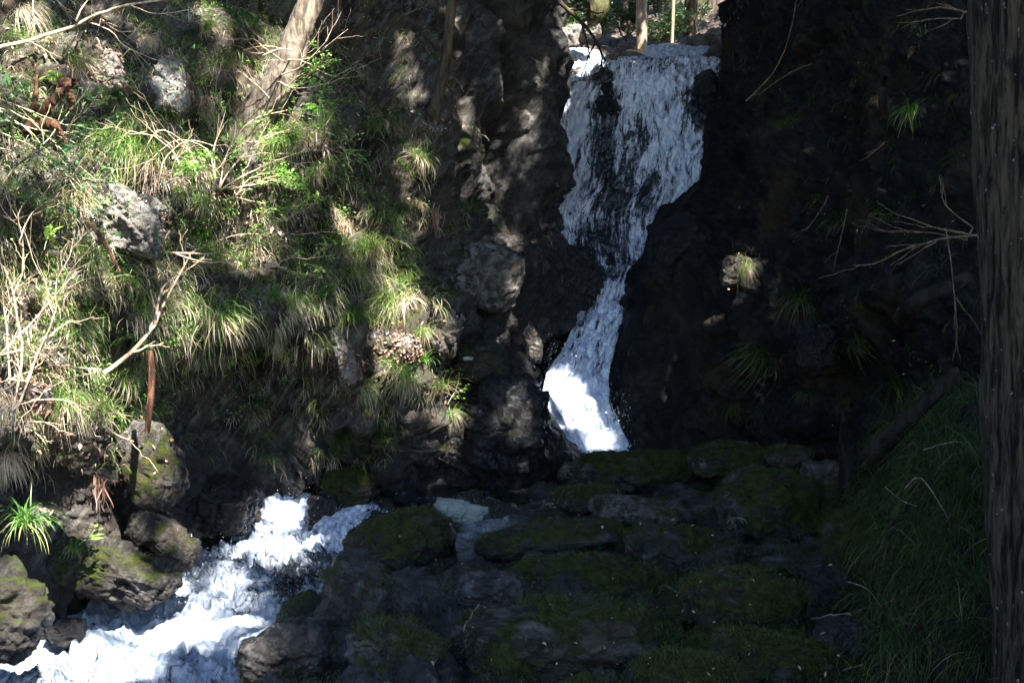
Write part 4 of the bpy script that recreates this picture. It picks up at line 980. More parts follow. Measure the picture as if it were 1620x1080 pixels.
for a in [
 (200, 235, 78, 'lush', 'largest sunlit sedge tuft cascading over the bleached outcrop'), (165, 222, 50, 'lush', 'bright sedge clump just left of the largest sunlit tuft'), (238, 258, 62, 'lush', 'pale drooping sedge clump on the right flank of the largest tuft'),
 (462, 222, 60, 'lush', 'bright yellow green sedge on the mound under the leaning tree'), (500, 262, 50, 'mixed', 'straw fringed sedge on the right shoulder of the leaning tree mound'), (428, 250, 44, 'mixed', 'sedge under the leafy spray at the leaning tree'),
 (285, 300, 46, 'mixed', 'ragged sedge tuft on the sunlit bulge right of the bleached outcrop'), (318, 322, 44, 'lush', 'greener sedge tuft at the right of the sunlit bulge'), (258, 285, 36, 'straw', 'dry tuft at the left of the sunlit bulge'),
 (592, 205, 34, 'green', 'bright green tuft below the brown ledge, left one'), (628, 205, 40, 'mixed', 'dark and pale tuft below the brown ledge near the slender trunk'), (656, 250, 42, 'mixed', 'sunlit yellowish tuft hanging above the pale stone'),
 (145, 412, 46, 'lush', 'sedge tuft under the brown stick'), (195, 440, 55, 'mixed', 'long dark sedge curtain below the outcrop'), (235, 470, 58, 'mixed', 'sedge curtain above the forked bleached branch'), (115, 460, 40, 'straw', 'dry hanging tuft beside the bare shrub'),
 (345, 500, 66, 'mixed', 'deep green overhanging tuft at the centre of the left slope'), (290, 530, 62, 'mixed', 'long straw blades over the dark hollow, left one'), (400, 520, 60, 'shade_sedge', 'shaded tuft over the dark hollow, right one'), (335, 560, 62, 'shade_sedge', 'lowest shaded tuft hanging into the dark hollow'),
 (540, 385, 52, 'lush', 'green sedge swathe halfway down the middle ridge'), (590, 395, 52, 'lush', 'sunlit sedge on the crest of the middle ridge'), (560, 430, 55, 'mixed', 'dense sedge under the crest of the middle ridge'), (620, 425, 50, 'shade_sedge', 'dark sedge right of the ridge crest'),
 (615, 475, 48, 'lush', 'bright tuft above the sunlit ledge'), (650, 480, 42, 'straw', 'bleached tuft at the top right of the sunlit ledge'), (555, 500, 42, 'green', 'upright green tuft at the left end of the sunlit ledge'), (590, 508, 40, 'green', 'spiky green tuft on the left of the sunlit ledge'),
 (665, 520, 34, 'mixed', 'small tuft beside the rounded yellow boulder'), (630, 588, 56, 'mixed', 'arching yellow sedge below the leaf covered ledge'), (655, 600, 46, 'mixed', 'drooping sedge below the ledge, right of the arching yellow one'), (695, 620, 44, 'mixed', 'pale hanging sedge nearest the dark buttress'), (670, 575, 34, 'green', 'short green tuft just under the yellow boulder'),
 (715, 650, 30, 'mixed', 'thin tuft low by the dark buttress'), (468, 478, 44, 'mixed', 'tuft on the narrow spur left of the pale fin'), (440, 470, 30, 'green', 'small green tuft left of the narrow spur'),
 (115, 640, 66, 'mixed', 'long bladed tuft under the grey stone'), (165, 650, 62, 'mixed', 'long bladed sedge left of the tall tan boulder'), (70, 600, 50, 'straw', 'dry grass around the grey stone'), (20, 640, 66, 'straw', 'bleached hanging straw at the left edge'), (15, 720, 60, 'straw', 'lower bleached straw at the left edge'),
 (185, 590, 50, 'mixed', 'tuft between the bare shrub and the broken stick'), (150, 540, 50, 'shade_sedge', 'dark tuft behind the bare shrub'),
 (115, 865, 26, 'star', 'little yellow green plant at the foot of the mossy upright rock'),
 (35, 20, 50, 'straw', 'sunlit dry grass in the top left corner'), (75, 45, 44, 'mixed', 'tangled grass just below the long bare branch'), (130, 100, 46, 'mixed', 'tuft above the pinkish rock'), (190, 150, 50, 'shade_sedge', 'dark tuft right of the pinkish rock'), (230, 180, 50, 'shade_sedge', 'dark tuft left of the smooth pale rock face'),
 (335, 45, 36, 'lush', 'green tuft on the sunny rib near the top'), (355, 95, 40, 'mixed', 'hanging tuft on the sunny rib'), (300, 60, 40, 'shade_sedge', 'dark tuft left of the sunny rib'), (40, 130, 44, 'shade_sedge', 'dark tuft behind the rotten root'), (240, 60, 44, 'straw', 'dry tuft near the top, right of the branch tip'),
 (520, 330, 44, 'shade_sedge', 'shaded tuft below the leaning tree mound'), (490, 400, 50, 'shade_sedge', 'shaded tuft beside the outer leafy spray'), (640, 330, 30, 'mixed', 'small tuft over the little sunlit rock on the middle ridge'), (600, 340, 40, 'shade_sedge', 'dim tuft above the ridge crest'),
 (545, 690, 50, 'shade_sedge', 'dark grass hanging low by the pool'), (600, 690, 44, 'shade_sedge', 'dark grass beside the pool edge rocks'), (400, 640, 46, 'shade_sedge', 'dim grass in the dark hollow above the pool')]:
    T(a[0], a[1], a[2], a[3], a[4], group=G1)
T(42, 828, 62, 'star', 'star shaped bright green sedge with broad blades above the bottom left rock')
for a in [(1186, 420, 32, 'mixed', 'small sunlit tuft on the knob of the dark right wall'), (1205, 560, 62, 'shade_sedge', 'grey green tuft drooping on the dark right wall'), (1440, 180, 40, 'green', 'lit green tuft beside the broken snag'), (1265, 470, 56, 'shade_sedge', 'dim curtain of grass right of the sunlit knob'), (1330, 350, 40, 'shade_sedge', 'dim tuft near the middle of the right wall'),
          (1400, 330, 46, 'shade_sedge', 'dim tuft left of the cedar trunk'), (1360, 540, 46, 'shade_sedge', 'dim tuft above the fallen log'), (1275, 620, 36, 'shade_sedge', 'thin dry tuft low on the right wall'), (1160, 640, 36, 'shade_sedge', 'dark tuft above the right end of the bedrock')]:
    T(*a, group='tufts on the right wall')
for a in [(1425, 605, 58, 'shade_sedge', 'straw coloured sedge behind the fallen log'), (1500, 650, 60, 'shade_sedge', 'sedge right of the fallen log'), (1465, 700, 56, 'shade_sedge', 'sedge in front of the fallen log'), (1545, 700, 60, 'shade_sedge', 'dry sedge against the cedar trunk')]:
    T(*a, group='sedges on the right bank')
gi = 0
for lb, a in zip(['grass clump highest on the right bank lawn', 'grass clump in the upper middle of the bank grass', 'green clump against the upper part of the cedar foot', 'green clump left in the bank grass', 'dense green clump in the centre of the bank grass', 'clump beside the trunk in the centre of the bank grass', 'lower left clump of the bank grass', 'lower middle clump of the bank grass', 'lower right clump of the bank grass', 'bottom left clump of the bank grass', 'bottom middle clump of the bank grass', 'bottom right clump of the bank grass', 'clump spilling over the gully stones', 'tuft on top of the yellow green mossy boulder'],
        [(1480, 775), (1530, 790), (1560, 760), (1440, 850), (1495, 850), (1555, 860), (1440, 920), (1500, 930), (1560, 940), (1450, 1020), (1510, 1020), (1565, 1040), (1400, 960), (1365, 835)]):
    T(a[0], a[1], 84 if a[1] > 760 and a[0] > 1400 else 40, 'dark', lb, group='green grass clumps on the right bank', name='grass_clump', cat='grass clump')

# uncountable filler grass
def scatter(surf, dens, n):
    Pn = [s for s in SURF if s[0] == surf][0]; p, nrm = Pn[1], Pn[2]
    x, y = topix(p); i = rng.integers(0, len(p), n * 12)
    ok = (x[i] > -120) & (x[i] < 1740) & (y[i] > -80) & (y[i] < 1150)
    i = i[ok]; w = dens(x[i], y[i], nrm[i]); i = i[rng.uniform(0, 1, len(i)) < w][:n]
    return p[i], nrm[i]
def fill(name, surf, dens, n, nb, L, mat, label, dry, w, upk=.7, droop=2.5, cat='grass', base=.03):
    p, nn = scatter(surf, dens, n)
    Pn = np.repeat(p, nb, 0); out = np.repeat(nn, nb, 0); m = len(Pn)
    r = Pn + rng.normal(0, base, (m, 3)); Ls = np.repeat(L * rng.uniform(.5, 1.3, len(p)), nb)
    dr = np.repeat(np.clip(dry + rng.normal(0, .25, len(p)), 0, 1), nb); dead = rng.uniform(0, 1, m) < dr
    d = rng.normal(0, .5, (m, 3)) * np.array([1, 1, .4]) + out * .6 + np.array([0, 0, upk]); d[dead, 2] -= upk
    u = np.where(dead, rng.uniform(.6, 1, m), rng.uniform(0, .62, m))
    V, Fc, U = blades(r, d, Ls * rng.uniform(.6, 1.1, m), droop * rng.uniform(.6, 1.4, m), w * rng.uniform(.6, 1.3, m), u, K=4)
    tag(mesh_obj(name, V, Fc, M[mat], attrs={'u': U}, smooth=False), label, cat, kind='stuff')
def ld(x, y, n):
    w = .75 * (1 - sstep(x, 560, 700)) + .25 * gs(x, y, 620, 300, 90, 150) + .5 * gs(x, y, 620, 430, 90, 90)
    w = w * (1 - sstep(y, 650, 800)) * (1 - .9 * gs(x, y, 200, 355, 50, 40)) * (1 - .9 * gs(x, y, 545, 560, 30, 70)) * (1 - .8 * gs(x, y, 262, 135, 22, 40)) * (1 - .95 * gs(x, y, 640, 535, 80, 46)) * (1 - .75 * gs(x, y, 345, 640, 90, 50))
    cl = .5 + .8 * vnoise(np.stack([x / 34., y / 34., 0 * x], -1), 77)
    return np.clip(w * (.35 + cl) * (.5 + .5 * np.clip(n[:, 2] + .5, 0, 1)), 0, 1)
fill('slope_grass', 'left_cliff', ld, 1500, 18, .26, 'sedge', 'mixed green and dry grass covering the left slope', .32, .0065)
fill('slope_straw', 'left_cliff', lambda x, y, n: ld(x, y, n) * (1 - sstep(x, 450, 620)), 420, 12, .18, 'straw', 'bleached dead grass hanging on the left slope', .9, .006)
fill('wall_grass', 'right_cliff', lambda x, y, n: .3 * sstep(x, 1120, 1300) * np.clip(n[:, 2] + .3, 0, 1), 420, 16, .26, 'grass_dark', 'sparse dark grass on the right wall', .35, .006)
fill('bank_grass', 'right_bank', lambda x, y, n: sstep(y, 560, 760) * .8, 900, 16, .30, 'grass_dark', 'soft green grass covering the right bank', .3, .0055, upk=.9, droop=2.0)
mossn = lambda x, y, n: np.clip(n[:, 2], 0, 1) * (.3 + .4 * sstep(x, 700, 1000)) * sstep(y, 760, 860)
fill('bedrock_moss_tufts', 'rocky_ground', mossn, 9000, 9, .05, 'grass_dark', 'fine moss and short dry stems on the bedrock', .35, .004, upk=.9, droop=1.2, cat='moss', base=.035)

# leaf litter, needles and bits
def litter(name, spots, label, mat='litter', size=.042):
    c = []; nr = []
    for px, py, sx, sy, n in spots:
        m = np.exp(-((apx - px) / sx) ** 2 - ((apy - py) / sy) ** 2) > rng.uniform(0, 1, len(apx)); i = np.nonzero(m)[0]
        i = i[AP[i, 1] > 7]; i = rng.choice(i, min(n, len(i)), replace=False); c.append(AP[i]); nr.append(AN[i])
    c = np.concatenate(c); nr = np.concatenate(nr); n = len(c); c = c + nr * rng.uniform(.006, .035, (n, 1))
    a = rng.normal(0, 1, (n, 3)); up = nr + np.array([0, 0, .6]) + rng.normal(0, .5, (n, 3)); up /= np.linalg.norm(up, axis=1, keepdims=True)
    a = np.cross(up, a); a /= np.linalg.norm(a, axis=1, keepdims=True); b_ = np.cross(up, a)
    L = size * rng.lognormal(0, .35, (n, 1)); Wd = L * rng.uniform(.25, .6, (n, 1))
    V = np.stack([c - a * L * .5, c + b_ * Wd * .5 + up * L * .15, c + a * L * .5, c - b_ * Wd * .5 + up * L * .15], 1).reshape(-1, 3); k_ = 4 * np.arange(n)[:, None]
    Fc = np.concatenate([np.concatenate([k_, k_ + 1, k_ + 2], 1), np.concatenate([k_, k_ + 2, k_ + 3], 1)])
    tag(mesh_obj(name, V, Fc, M[mat], attrs={'u': np.repeat(rng.uniform(0, 1, n), 4)}, smooth=False), label, 'leaf litter', kind='stuff')
litter('leaf_litter', [(600, 575, 45, 22, 520), (650, 545, 40, 30, 420), (640, 500, 40, 30, 200), (640, 185, 50, 14, 300), (680, 195, 30, 12, 150), (60, 440, 50, 60, 300), (160, 130, 50, 60, 250), (330, 150, 80, 60, 300), (300, 330, 80, 60, 300), (460, 260, 60, 60, 200), (40, 640, 60, 60, 260), (520, 120, 60, 90, 320), (560, 320, 80, 60, 260), (200, 600, 120, 60, 260), (140, 730, 90, 80, 220), (420, 330, 80, 60, 200), (80, 60, 90, 60, 300), (1120, 30, 50, 25, 300), (1090, 60, 50, 20, 150), (690, 650, 40, 50, 90)], 'brown dead leaves and cedar needles lying on the left slope and ledges')
litter('bedrock_litter', [(900, 1010, 200, 60, 240), (1100, 860, 200, 90, 240), (800, 850, 160, 60, 120), (1200, 1000, 150, 80, 100), (1300, 300, 200, 200, 260), (1180, 200, 100, 150, 120), (1420, 600, 80, 80, 120)], 'scattered dead leaves and needles in the shade', size=.024)

# moss fuzz on the boulders
bp = np.concatenate(BP); bn = np.concatenate(BN); bm_ = np.concatenate(MB_); bx, by = topix(bp)
ok = (bn[:, 2] > .25) & (bm_ > -.02) & (bx > 480) & (bx < 1450) & (by > 700) & (by < 1130); ii = rng.choice(np.nonzero(ok)[0], 11000)
nb = 7; rt = np.repeat(bp[ii], nb, 0) + rng.normal(0, .022, (11000 * nb, 3)) * np.array([1, 1, .3]); nn = np.repeat(bn[ii], nb, 0)
V, Fc, U = blades(rt, nn + rng.normal(0, .6, rt.shape) + np.array([0, 0, .3]), .038 * rng.uniform(.4, 1.3, len(rt)), np.full(len(rt), 1.2), .004 * rng.uniform(.6, 1.3, len(rt)), rng.uniform(0, .85, len(rt)) ** 1.5, K=2)
tag(mesh_obj('boulder_moss', V, Fc, M['mossblade'], attrs={'u': U}, smooth=False), 'short furry moss and dry wisps over the mossy boulders', 'moss', kind='stuff')
# small creeping leaves matted over the slope
p, nn = scatter('left_cliff', lambda x, y, n: (1 - sstep(x, 520, 720)) * (1 - sstep(y, 620, 720)) * np.clip(.2 + vnoise(np.stack([x / 45., y / 45., 0 * x], -1), 91), 0, 1), 1000)
L_ = leaves([(a_ + b_ * .08, b_) for a_, b_ in zip(p, nn)], 9, .032, .06, flat=.5, jit=.6)
tag(leaf_obj('creeping_leaves', L_, M['leaf']), 'small green creeping leaves matted over the left slope', 'ground cover', kind='stuff')

# ------------------------------------------------------------------ shrubs, twigs
def twiggy(name, label, cat, stems, mat, lev=2, nch=4, spread=.7, ratio=.5, lf=None, gnarl=.07, up=0.0, n=12, toward=None, group=None, hug=.30):
    """stems: list of (r0, r1, [(px,py,d)...])"""
    if stems[0][2][0][0] < 760:
        ns = []
        for r0, r1, q in stems:
            dd = np.array([hit(x, y, r=8)[0][1] for x, y, _ in q]); dd = np.minimum(dd, dd.mean() + .1) - hug
            ns.append((r0, r1, [(x, y, float(z)) for (x, y, _), z in zip(q, dd)]))
        stems = ns
    o = P(*stems[0][2][0]); t = empty(name, o); tag(t, label, cat, group)
    bb = Buf(); tp = []; prev = []
    for r0, r1, q in stems:
        pp = pl(*q, n=n) - o
        if prev:
            ap = np.concatenate(prev); j = np.argmin(np.linalg.norm(ap - pp[0], axis=1)); pp = np.concatenate([ap[j:j + 1], pp]) if np.linalg.norm(ap[j] - pp[0]) < .22 else pp
        prev.append(pp)
        grow(bb, pp, r0, r1, lev, nch, spread, ratio, tp, up=up, gnarl=gnarl, toward=toward)
    bb.build('stems', M[mat], t)
    if lf: leaf_obj('leaves', leaves(tp, lf[0], lf[1], lf[2], u=lf[4] if len(lf) > 4 else None, **(lf[5] if len(lf) > 5 else {})), M[lf[3]], t)
    return t
twiggy('bare_shrub', 'bleached bare shrub with many forked twigs at the left edge', 'shrub', [
    (.014, .006, [(22, 660, 10.5), (48, 590, 10.4), (70, 540, 10.3), (112, 506, 10.2)]), (.012, .005, [(20, 650, 10.5), (35, 560, 10.4), (25, 480, 10.3), (8, 420, 10.2)]), (.010, .004, [(30, 640, 10.5), (60, 560, 10.4), (85, 500, 10.4), (90, 450, 10.3)]),
    (.010, .004, [(0, 560, 10.4), (50, 510, 10.3), (120, 430, 10.2)]), (.010, .005, [(15, 600, 10.5), (10, 520, 10.4), (2, 450, 10.4)])], 'twig', 2, 4, .75, .42, lf=(1, .022, .01, 'leaf', .9))
twiggy('forked_branch', 'forked bleached branch rising from beside the broken stick', 'branch', [(.024, .008, [(165, 590, 11.8), (205, 560, 11.7), (240, 520, 11.6), (262, 475, 11.5), (300, 405, 11.4)]), (.014, .005, [(245, 510, 11.6), (255, 460, 11.5), (275, 440, 11.5), (292, 430, 11.4)]), (.010, .004, [(250, 500, 11.6), (238, 460, 11.5), (232, 420, 11.5)])], 'twig', 2, 3, .7, .32)
twiggy('dead_tangle', 'tangle of dead arching twigs right of the largest sunlit tuft', 'shrub', [(.009, .004, [(300, 330, 12.7), (280, 250, 12.4), (240, 215, 12.2), (200, 212, 12.0)]), (.009, .004, [(320, 320, 12.7), (300, 240, 12.4), (255, 205, 12.2), (228, 240, 12.1)]), (.008, .003, [(340, 300, 12.9), (330, 240, 12.6), (280, 222, 12.3), (230, 260, 12.2)]), (.008, .003, [(250, 300, 12.4), (262, 250, 12.3), (300, 222, 12.3), (340, 232, 12.3)])], 'twig', 2, 4, .55, .45, gnarl=.09)
twiggy('long_bare_branch', 'long bare branch sweeping across the top left corner', 'branch', [(.020, .010, [(-60, 90, 11.4), (0, 76, 11.4), (60, 60, 11.5), (110, 44, 11.6), (160, 20, 11.7), (205, 8, 11.8), (300, -6, 12)]), (.008, .003, [(140, 35, 11.6), (175, 50, 11.6), (200, 75, 11.6), (260, 100, 11.7)]), (.007, .003, [(205, 8, 11.8), (250, 22, 11.8), (330, 10, 11.9)]), (.006, .003, [(160, 30, 11.7), (190, 50, 11.7), (240, 45, 11.7)]), (.006, .003, [(40, 62, 11.5), (70, 78, 11.5), (80, 85, 11.5)])], 'twig', 1, 3, .6, .35, n=18)
twiggy('top_twigs', 'thin hanging dead twigs near the top left edge', 'branch', [(.008, .003, [(52, -20, 11.8), (52, 10, 11.8), (55, 42, 11.8)]), (.006, .003, [(146, -20, 12), (145, 27, 12)]), (.006, .003, [(80, -10, 11.8), (100, 10, 11.8), (118, 20, 11.8)])], 'twig', 1, 3, .5, .35)
twiggy('green_stem_shrub', 'spray of long thin greenish stems leaning over from the left edge', 'shrub', [(.007, .003, [(-30, 165, 10.5), (30, 182, 10.5), (80, 220, 10.4), (140, 290, 10.4), (190, 345, 10.3)]), (.006, .003, [(-30, 200, 10.5), (40, 225, 10.5), (100, 270, 10.4), (165, 330, 10.4)]), (.006, .003, [(-20, 230, 10.5), (50, 245, 10.5), (120, 260, 10.4), (160, 300, 10.4)]), (.006, .003, [(-30, 180, 10.6), (60, 205, 10.5), (120, 215, 10.5), (170, 250, 10.5)]), (.006, .003, [(20, 300, 10.6), (60, 240, 10.5), (100, 190, 10.5), (140, 140, 10.5)]),
    (.006, .003, [(0, 175, 10.5), (55, 215, 10.4), (110, 285, 10.4), (150, 350, 10.4)]), (.006, .003, [(-20, 150, 10.5), (60, 180, 10.5), (110, 200, 10.5)])], 'twig_green', 1, 4, .4, .4, n=16, lf=(2, .035, .02, 'leaf', .5))
twiggy('arching_bramble', 'pair of pale arching stems curving over the hanging grass at lower left', 'shrub', [(.008, .004, [(-10, 655, 10.3), (40, 636, 10.2), (100, 632, 10.2), (145, 652, 10.2), (180, 685, 10.2), (212, 698, 10.2)]), (.007, .003, [(5, 672, 10.3), (45, 676, 10.2), (70, 700, 10.2), (78, 725, 10.2)]), (.007, .003, [(20, 668, 10.3), (70, 668, 10.2), (95, 682, 10.2)]), (.007, .003, [(0, 620, 10.3), (28, 600, 10.2), (20, 570, 10.2)])], 'twig', 1, 3, .5, .3, n=16)
twiggy('twig_bundle', 'bunch of fine bleached twigs above the grey stone', 'shrub', [(.008, .003, [(160, 585, 11.2), (110, 580, 11), (80, 578, 10.9), (40, 590, 10.8)]), (.008, .003, [(150, 590, 11.2), (105, 600, 11), (70, 620, 10.9)]), (.008, .003, [(120, 585, 11.1), (90, 560, 10.9), (60, 568, 10.9)])], 'twig', 2, 3, .6, .4)
LK = dict(flat=.85, jit=.3)
twiggy('leafy_shrub', 'fresh green leafy shrub in layered sprays on the mound under the leaning tree', 'shrub', [(.010, .004, [(345, 300, 13.2), (380, 250, 13.1), (430, 215, 13.0), (480, 200, 12.9)]), (.009, .004, [(350, 300, 13.2), (400, 270, 13.0), (450, 250, 12.9), (490, 235, 12.9)]), (.009, .004, [(345, 300, 13.2), (365, 230, 13.1), (400, 190, 13.0), (455, 175, 13.0)]), (.008, .003, [(360, 300, 13.2), (410, 290, 13.0), (450, 282, 12.9)]), (.008, .003, [(340, 290, 13.2), (340, 230, 13.1), (350, 190, 13.0)]), (.008, .003, [(350, 280, 13.2), (330, 260, 13.0), (300, 255, 12.9)])], 'twig', 2, 5, .75, .45, lf=(9, .042, .04, 'leaf', .75, LK), toward=np.array([.1, -.1, .0]))
twiggy('leafy_spray', 'leafy spray of fresh green held out over the dark hollow', 'shrub', [(.010, .004, [(268, 400, 12.6), (320, 402, 12.4), (360, 396, 12.3), (410, 375, 12.2), (445, 345, 12.2)]), (.009, .004, [(275, 400, 12.6), (330, 415, 12.4), (390, 412, 12.3), (455, 425, 12.2)]), (.008, .003, [(300, 402, 12.5), (345, 380, 12.4), (400, 370, 12.3), (450, 380, 12.2)])], 'twig', 2, 4, .6, .36, lf=(9, .036, .035, 'leaf', .8, LK))
twiggy('lower_spray', 'loose green sprig above the outer leafy spray', 'shrub', [(.008, .003, [(400, 300, 12.8), (385, 300, 12.7), (375, 312, 12.6), (420, 322, 12.5)]), (.006, .003, [(380, 300, 12.8), (400, 280, 12.6), (440, 285, 12.5)])], 'twig', 1, 5, .6, .4, lf=(6, .032, .025, 'leaf', .6, LK))
twiggy('evergreen_shrub', 'glossy dark leaved shrub filling the left edge', 'shrub', [(.010, .004, [(-20, 330, 11.0), (20, 270, 10.9), (60, 240, 10.8), (110, 215, 10.8)]), (.010, .004, [(-20, 320, 11.0), (30, 300, 10.9), (80, 285, 10.8), (125, 280, 10.8)]), (.009, .004, [(-20, 300, 11), (10, 240, 10.9), (30, 200, 10.9)]), (.009, .004, [(20, 350, 11), (80, 320, 10.9), (140, 240, 10.9)])], 'twig_dark', 2, 4, .8, .42, lf=(4, .06, .05, 'leaf_dark', .7, dict(aspect=1.9, flat=.8)))
twiggy('ivy', 'trailing dark teal ivy leaves below the bleached outcrop', 'creeper', [(.005, .003, [(90, 370, 11.3), (130, 390, 11.2), (180, 380, 11.2), (235, 388, 11.3)]), (.005, .003, [(95, 400, 11.3), (140, 410, 11.2), (200, 405, 11.3), (240, 430, 11.4)]), (.005, .003, [(130, 280, 11.6), (150, 320, 11.4), (160, 360, 11.3)])], 'twig_dark', 1, 5, .8, .3, lf=(3, .065, .04, 'leaf_dark', .5, dict(aspect=1.3)))
twiggy('seedling', 'seedling with a few broad bright green leaves near the left edge', 'plant', [(.004, .002, [(70, 395, 10.5), (74, 380, 10.4), (80, 366, 10.4)])], 'twig_green', 0, 0, lf=(7, .085, .02, 'leaf', .95, dict(aspect=1.8)))
twiggy('broad_leaf_plant', 'small plant with one broad leaf over the wet rock shelf', 'plant', [(.004, .002, [(125, 862, 10.9), (138, 850, 10.8), (150, 838, 10.8)])], 'twig_green', 0, 0, lf=(5, .085, .03, 'leaf', .95, dict(aspect=2.2)))
twiggy('fern_sprig', 'tiny bright sprig on the dark rock beside the pool', 'plant', [(.003, .002, [(610, 705, 15.4), (615, 698, 15.35), (618, 694, 15.3)])], 'twig_green', 0, 0, lf=(8, .05, .03, 'leaf', .8))
twiggy('sprig', 'green sprig at the end of the hanging sedge by the dark buttress', 'plant', [(.004, .002, [(708, 640, 15.5), (716, 625, 15.4), (722, 618, 15.4)])], 'twig_green', 1, 4, lf=(5, .045, .03, 'leaf', .8))
twiggy('edge_seedling', 'sparse seedling above the bare shrub at the left edge', 'plant', [(.006, .003, [(40, 440, 10.8), (35, 380, 10.7), (30, 335, 10.6), (60, 300, 10.6)]), (.007, .003, [(30, 385, 10.8), (48, 340, 10.7), (75, 318, 10.6)])], 'twig', 1, 4, .6, .5, lf=(1, .035, .02, 'leaf', .8))
twiggy('ridge_twigs', 'thin curved dead twigs in shade right of the leaning tree', 'branch', [(.008, .004, [(505, 240, 15.0), (520, 190, 14.8), (550, 160, 14.7), (600, 175, 14.8)]), (.007, .003, [(470, 150, 14.4), (530, 140, 14.3), (580, 128, 14.3)]), (.006, .003, [(540, 0, 15.2), (535, 60, 15.1), (520, 100, 15.0)]), (.006, .003, [(560, 100, 15.6), (600, 60, 15.6), (640, 20, 15.8)])], 'twig_dark', 1, 4, .6, .4)
twiggy('dead_branch', 'grey dead branch with fine twigs reaching left from the cedar trunk', 'branch', [(.010, .004, [(1545, 372, 9.2), (1490, 378, 9.2), (1430, 395, 9.3), (1380, 418, 9.4), (1350, 419, 9.4)]), (.008, .003, [(1540, 372, 9.2), (1480, 360, 9.2), (1410, 335, 9.3)]), (.007, .003, [(1530, 380, 9.2), (1470, 368, 9.3), (1395, 365, 9.4)]), (.007, .003, [(1540, 360, 9.2), (1500, 330, 9.2), (1490, 310, 9.2)]), (.006, .003, [(1496, 360, 9.2), (1505, 420, 9.2), (1515, 520, 9.2)])], 'twig_dark', 1, 4, .45, .45)
twiggy('dark_sapling', 'thin bare sapling leaning over the right of the curtain of water', 'sapling', [(.012, .005, [(1180, 160, 17.0), (1220, 120, 16.9), (1245, 70, 16.8), (1258, 10, 16.7), (1262, -40, 16.7)]), (.009, .004, [(1200, 150, 17.0), (1260, 110, 16.8), (1310, 100, 16.7), (1330, 120, 16.6)])], 'twig_dark', 1, 4, .6, .4)
for q_, lb_ in [([(1310, 310, 14.3), (1300, 330, 14.2), (1275, 365, 14.2)], 'left one of the thin dead twigs hanging on the middle of the right wall'), ([(1340, 330, 14.0), (1332, 370, 13.9), (1322, 410, 13.9)], 'straighter right one of the thin dead twigs on the middle of the right wall'), ([(1400, 225, 13.3), (1385, 238, 13.3), (1370, 250, 13.3)], 'short slanting dead twig under the lit tuft high on the right wall')]:
    twiggy('dead_twig', lb_, 'twig', [(.007, .003, q_)], 'twig_dark', 1, 3, .5, .4)
twiggy('top_dead_branch', 'dead branch poking out near the top beside the cedar trunk', 'branch', [(.010, .004, [(1530, 20, 9.6), (1490, 12, 9.6), (1450, 18, 9.7)]), (.007, .003, [(1520, 30, 9.6), (1480, 30, 9.6), (1440, 36, 9.7)])], 'twig_dark', 1, 4, .5, .4)
for q_, lb_ in [([(1500, 820, 8.0), (1470, 770, 7.9), (1450, 755, 7.9), (1430, 775, 7.9)], 'hooked dry stem arching out of the middle of the bank grass'), ([(1450, 800, 8.2), (1425, 790, 8.1), (1400, 770, 8.1)], 'short dry stem left of the hooked one in the bank grass'), ([(1395, 960, 7.8), (1370, 930, 7.7), (1340, 920, 7.7)], 'dry stem leaning left over the gully stones'), ([(1530, 700, 8.8), (1500, 700, 8.7), (1460, 712, 8.7)], 'level dry stem above the bank grass beside the log')]:
    twiggy('dry_stem', lb_, 'stem', [(.005, .003, q_)], 'twig_grey', 0, 3)
# ferns: arching fronds with paired leaflets
def fern(px, py, size, label, nf=7, mat='leaf', u=.35):
    p, n_ = hit(px, py); o = p + n_ * .04; s = size * p[1] / F; t = empty('fern', o); tag(t, label, 'fern', 'ferns')
    bb = Buf(); C_, D_ = [], []
    for i in range(nf):
        an = rng.uniform(-1.5, 1.5); d = np.array([math.sin(an), -.5 - .4 * rng.random(), .55 + .4 * rng.random()]); d /= np.linalg.norm(d)
        q = [np.zeros(3)]
        for k_ in range(11):
            d = d + np.array([0, 0, -.16]); d /= np.linalg.norm(d); q.append(q[-1] + d * s / 11 * rng.uniform(.9, 1.1))
        q = np.array(q); bb.tube(q, np.linspace(.004, .0015, 12), 4)
        sd = np.cross(d, [0, 0, 1.]); sd /= np.linalg.norm(sd)
        Q = catmull(q, 30)
        for k_ in range(3, 30):
            w = s * .26 * math.sin(math.pi * min(1, (k_ + 2) / 32.)) ** .7
            for g_ in (-1, 1):
                C_.append(Q[k_]); D_.append((sd * g_ + (Q[min(k_ + 1, 29)] - Q[k_ - 1]) * 6) * w / 1.05)
    C_ = np.array(C_); D_ = np.array(D_); nn_ = len(C_); up = np.array([0, 0, 1.]); W_ = np.cross(D_, up); W_ = W_ / (np.linalg.norm(W_, axis=1, keepdims=True) + 1e-6) * s * .022
    V = np.stack([C_, C_ + D_ * .5 + W_, C_ + D_ - np.array([0, 0, .1]) * s * .3, C_ + D_ * .5 - W_], 1).reshape(-1, 3); k_ = 4 * np.arange(nn_)[:, None]
    bb.build('stalks', M['twig_green'], t)
    leaf_obj('fronds', (V, np.concatenate([np.concatenate([k_, k_ + 1, k_ + 2], 1), np.concatenate([k_, k_ + 2, k_ + 3], 1)]), np.repeat(np.clip(rng.normal(u, .15, nn_), 0, 1), 4)), M[mat], t)
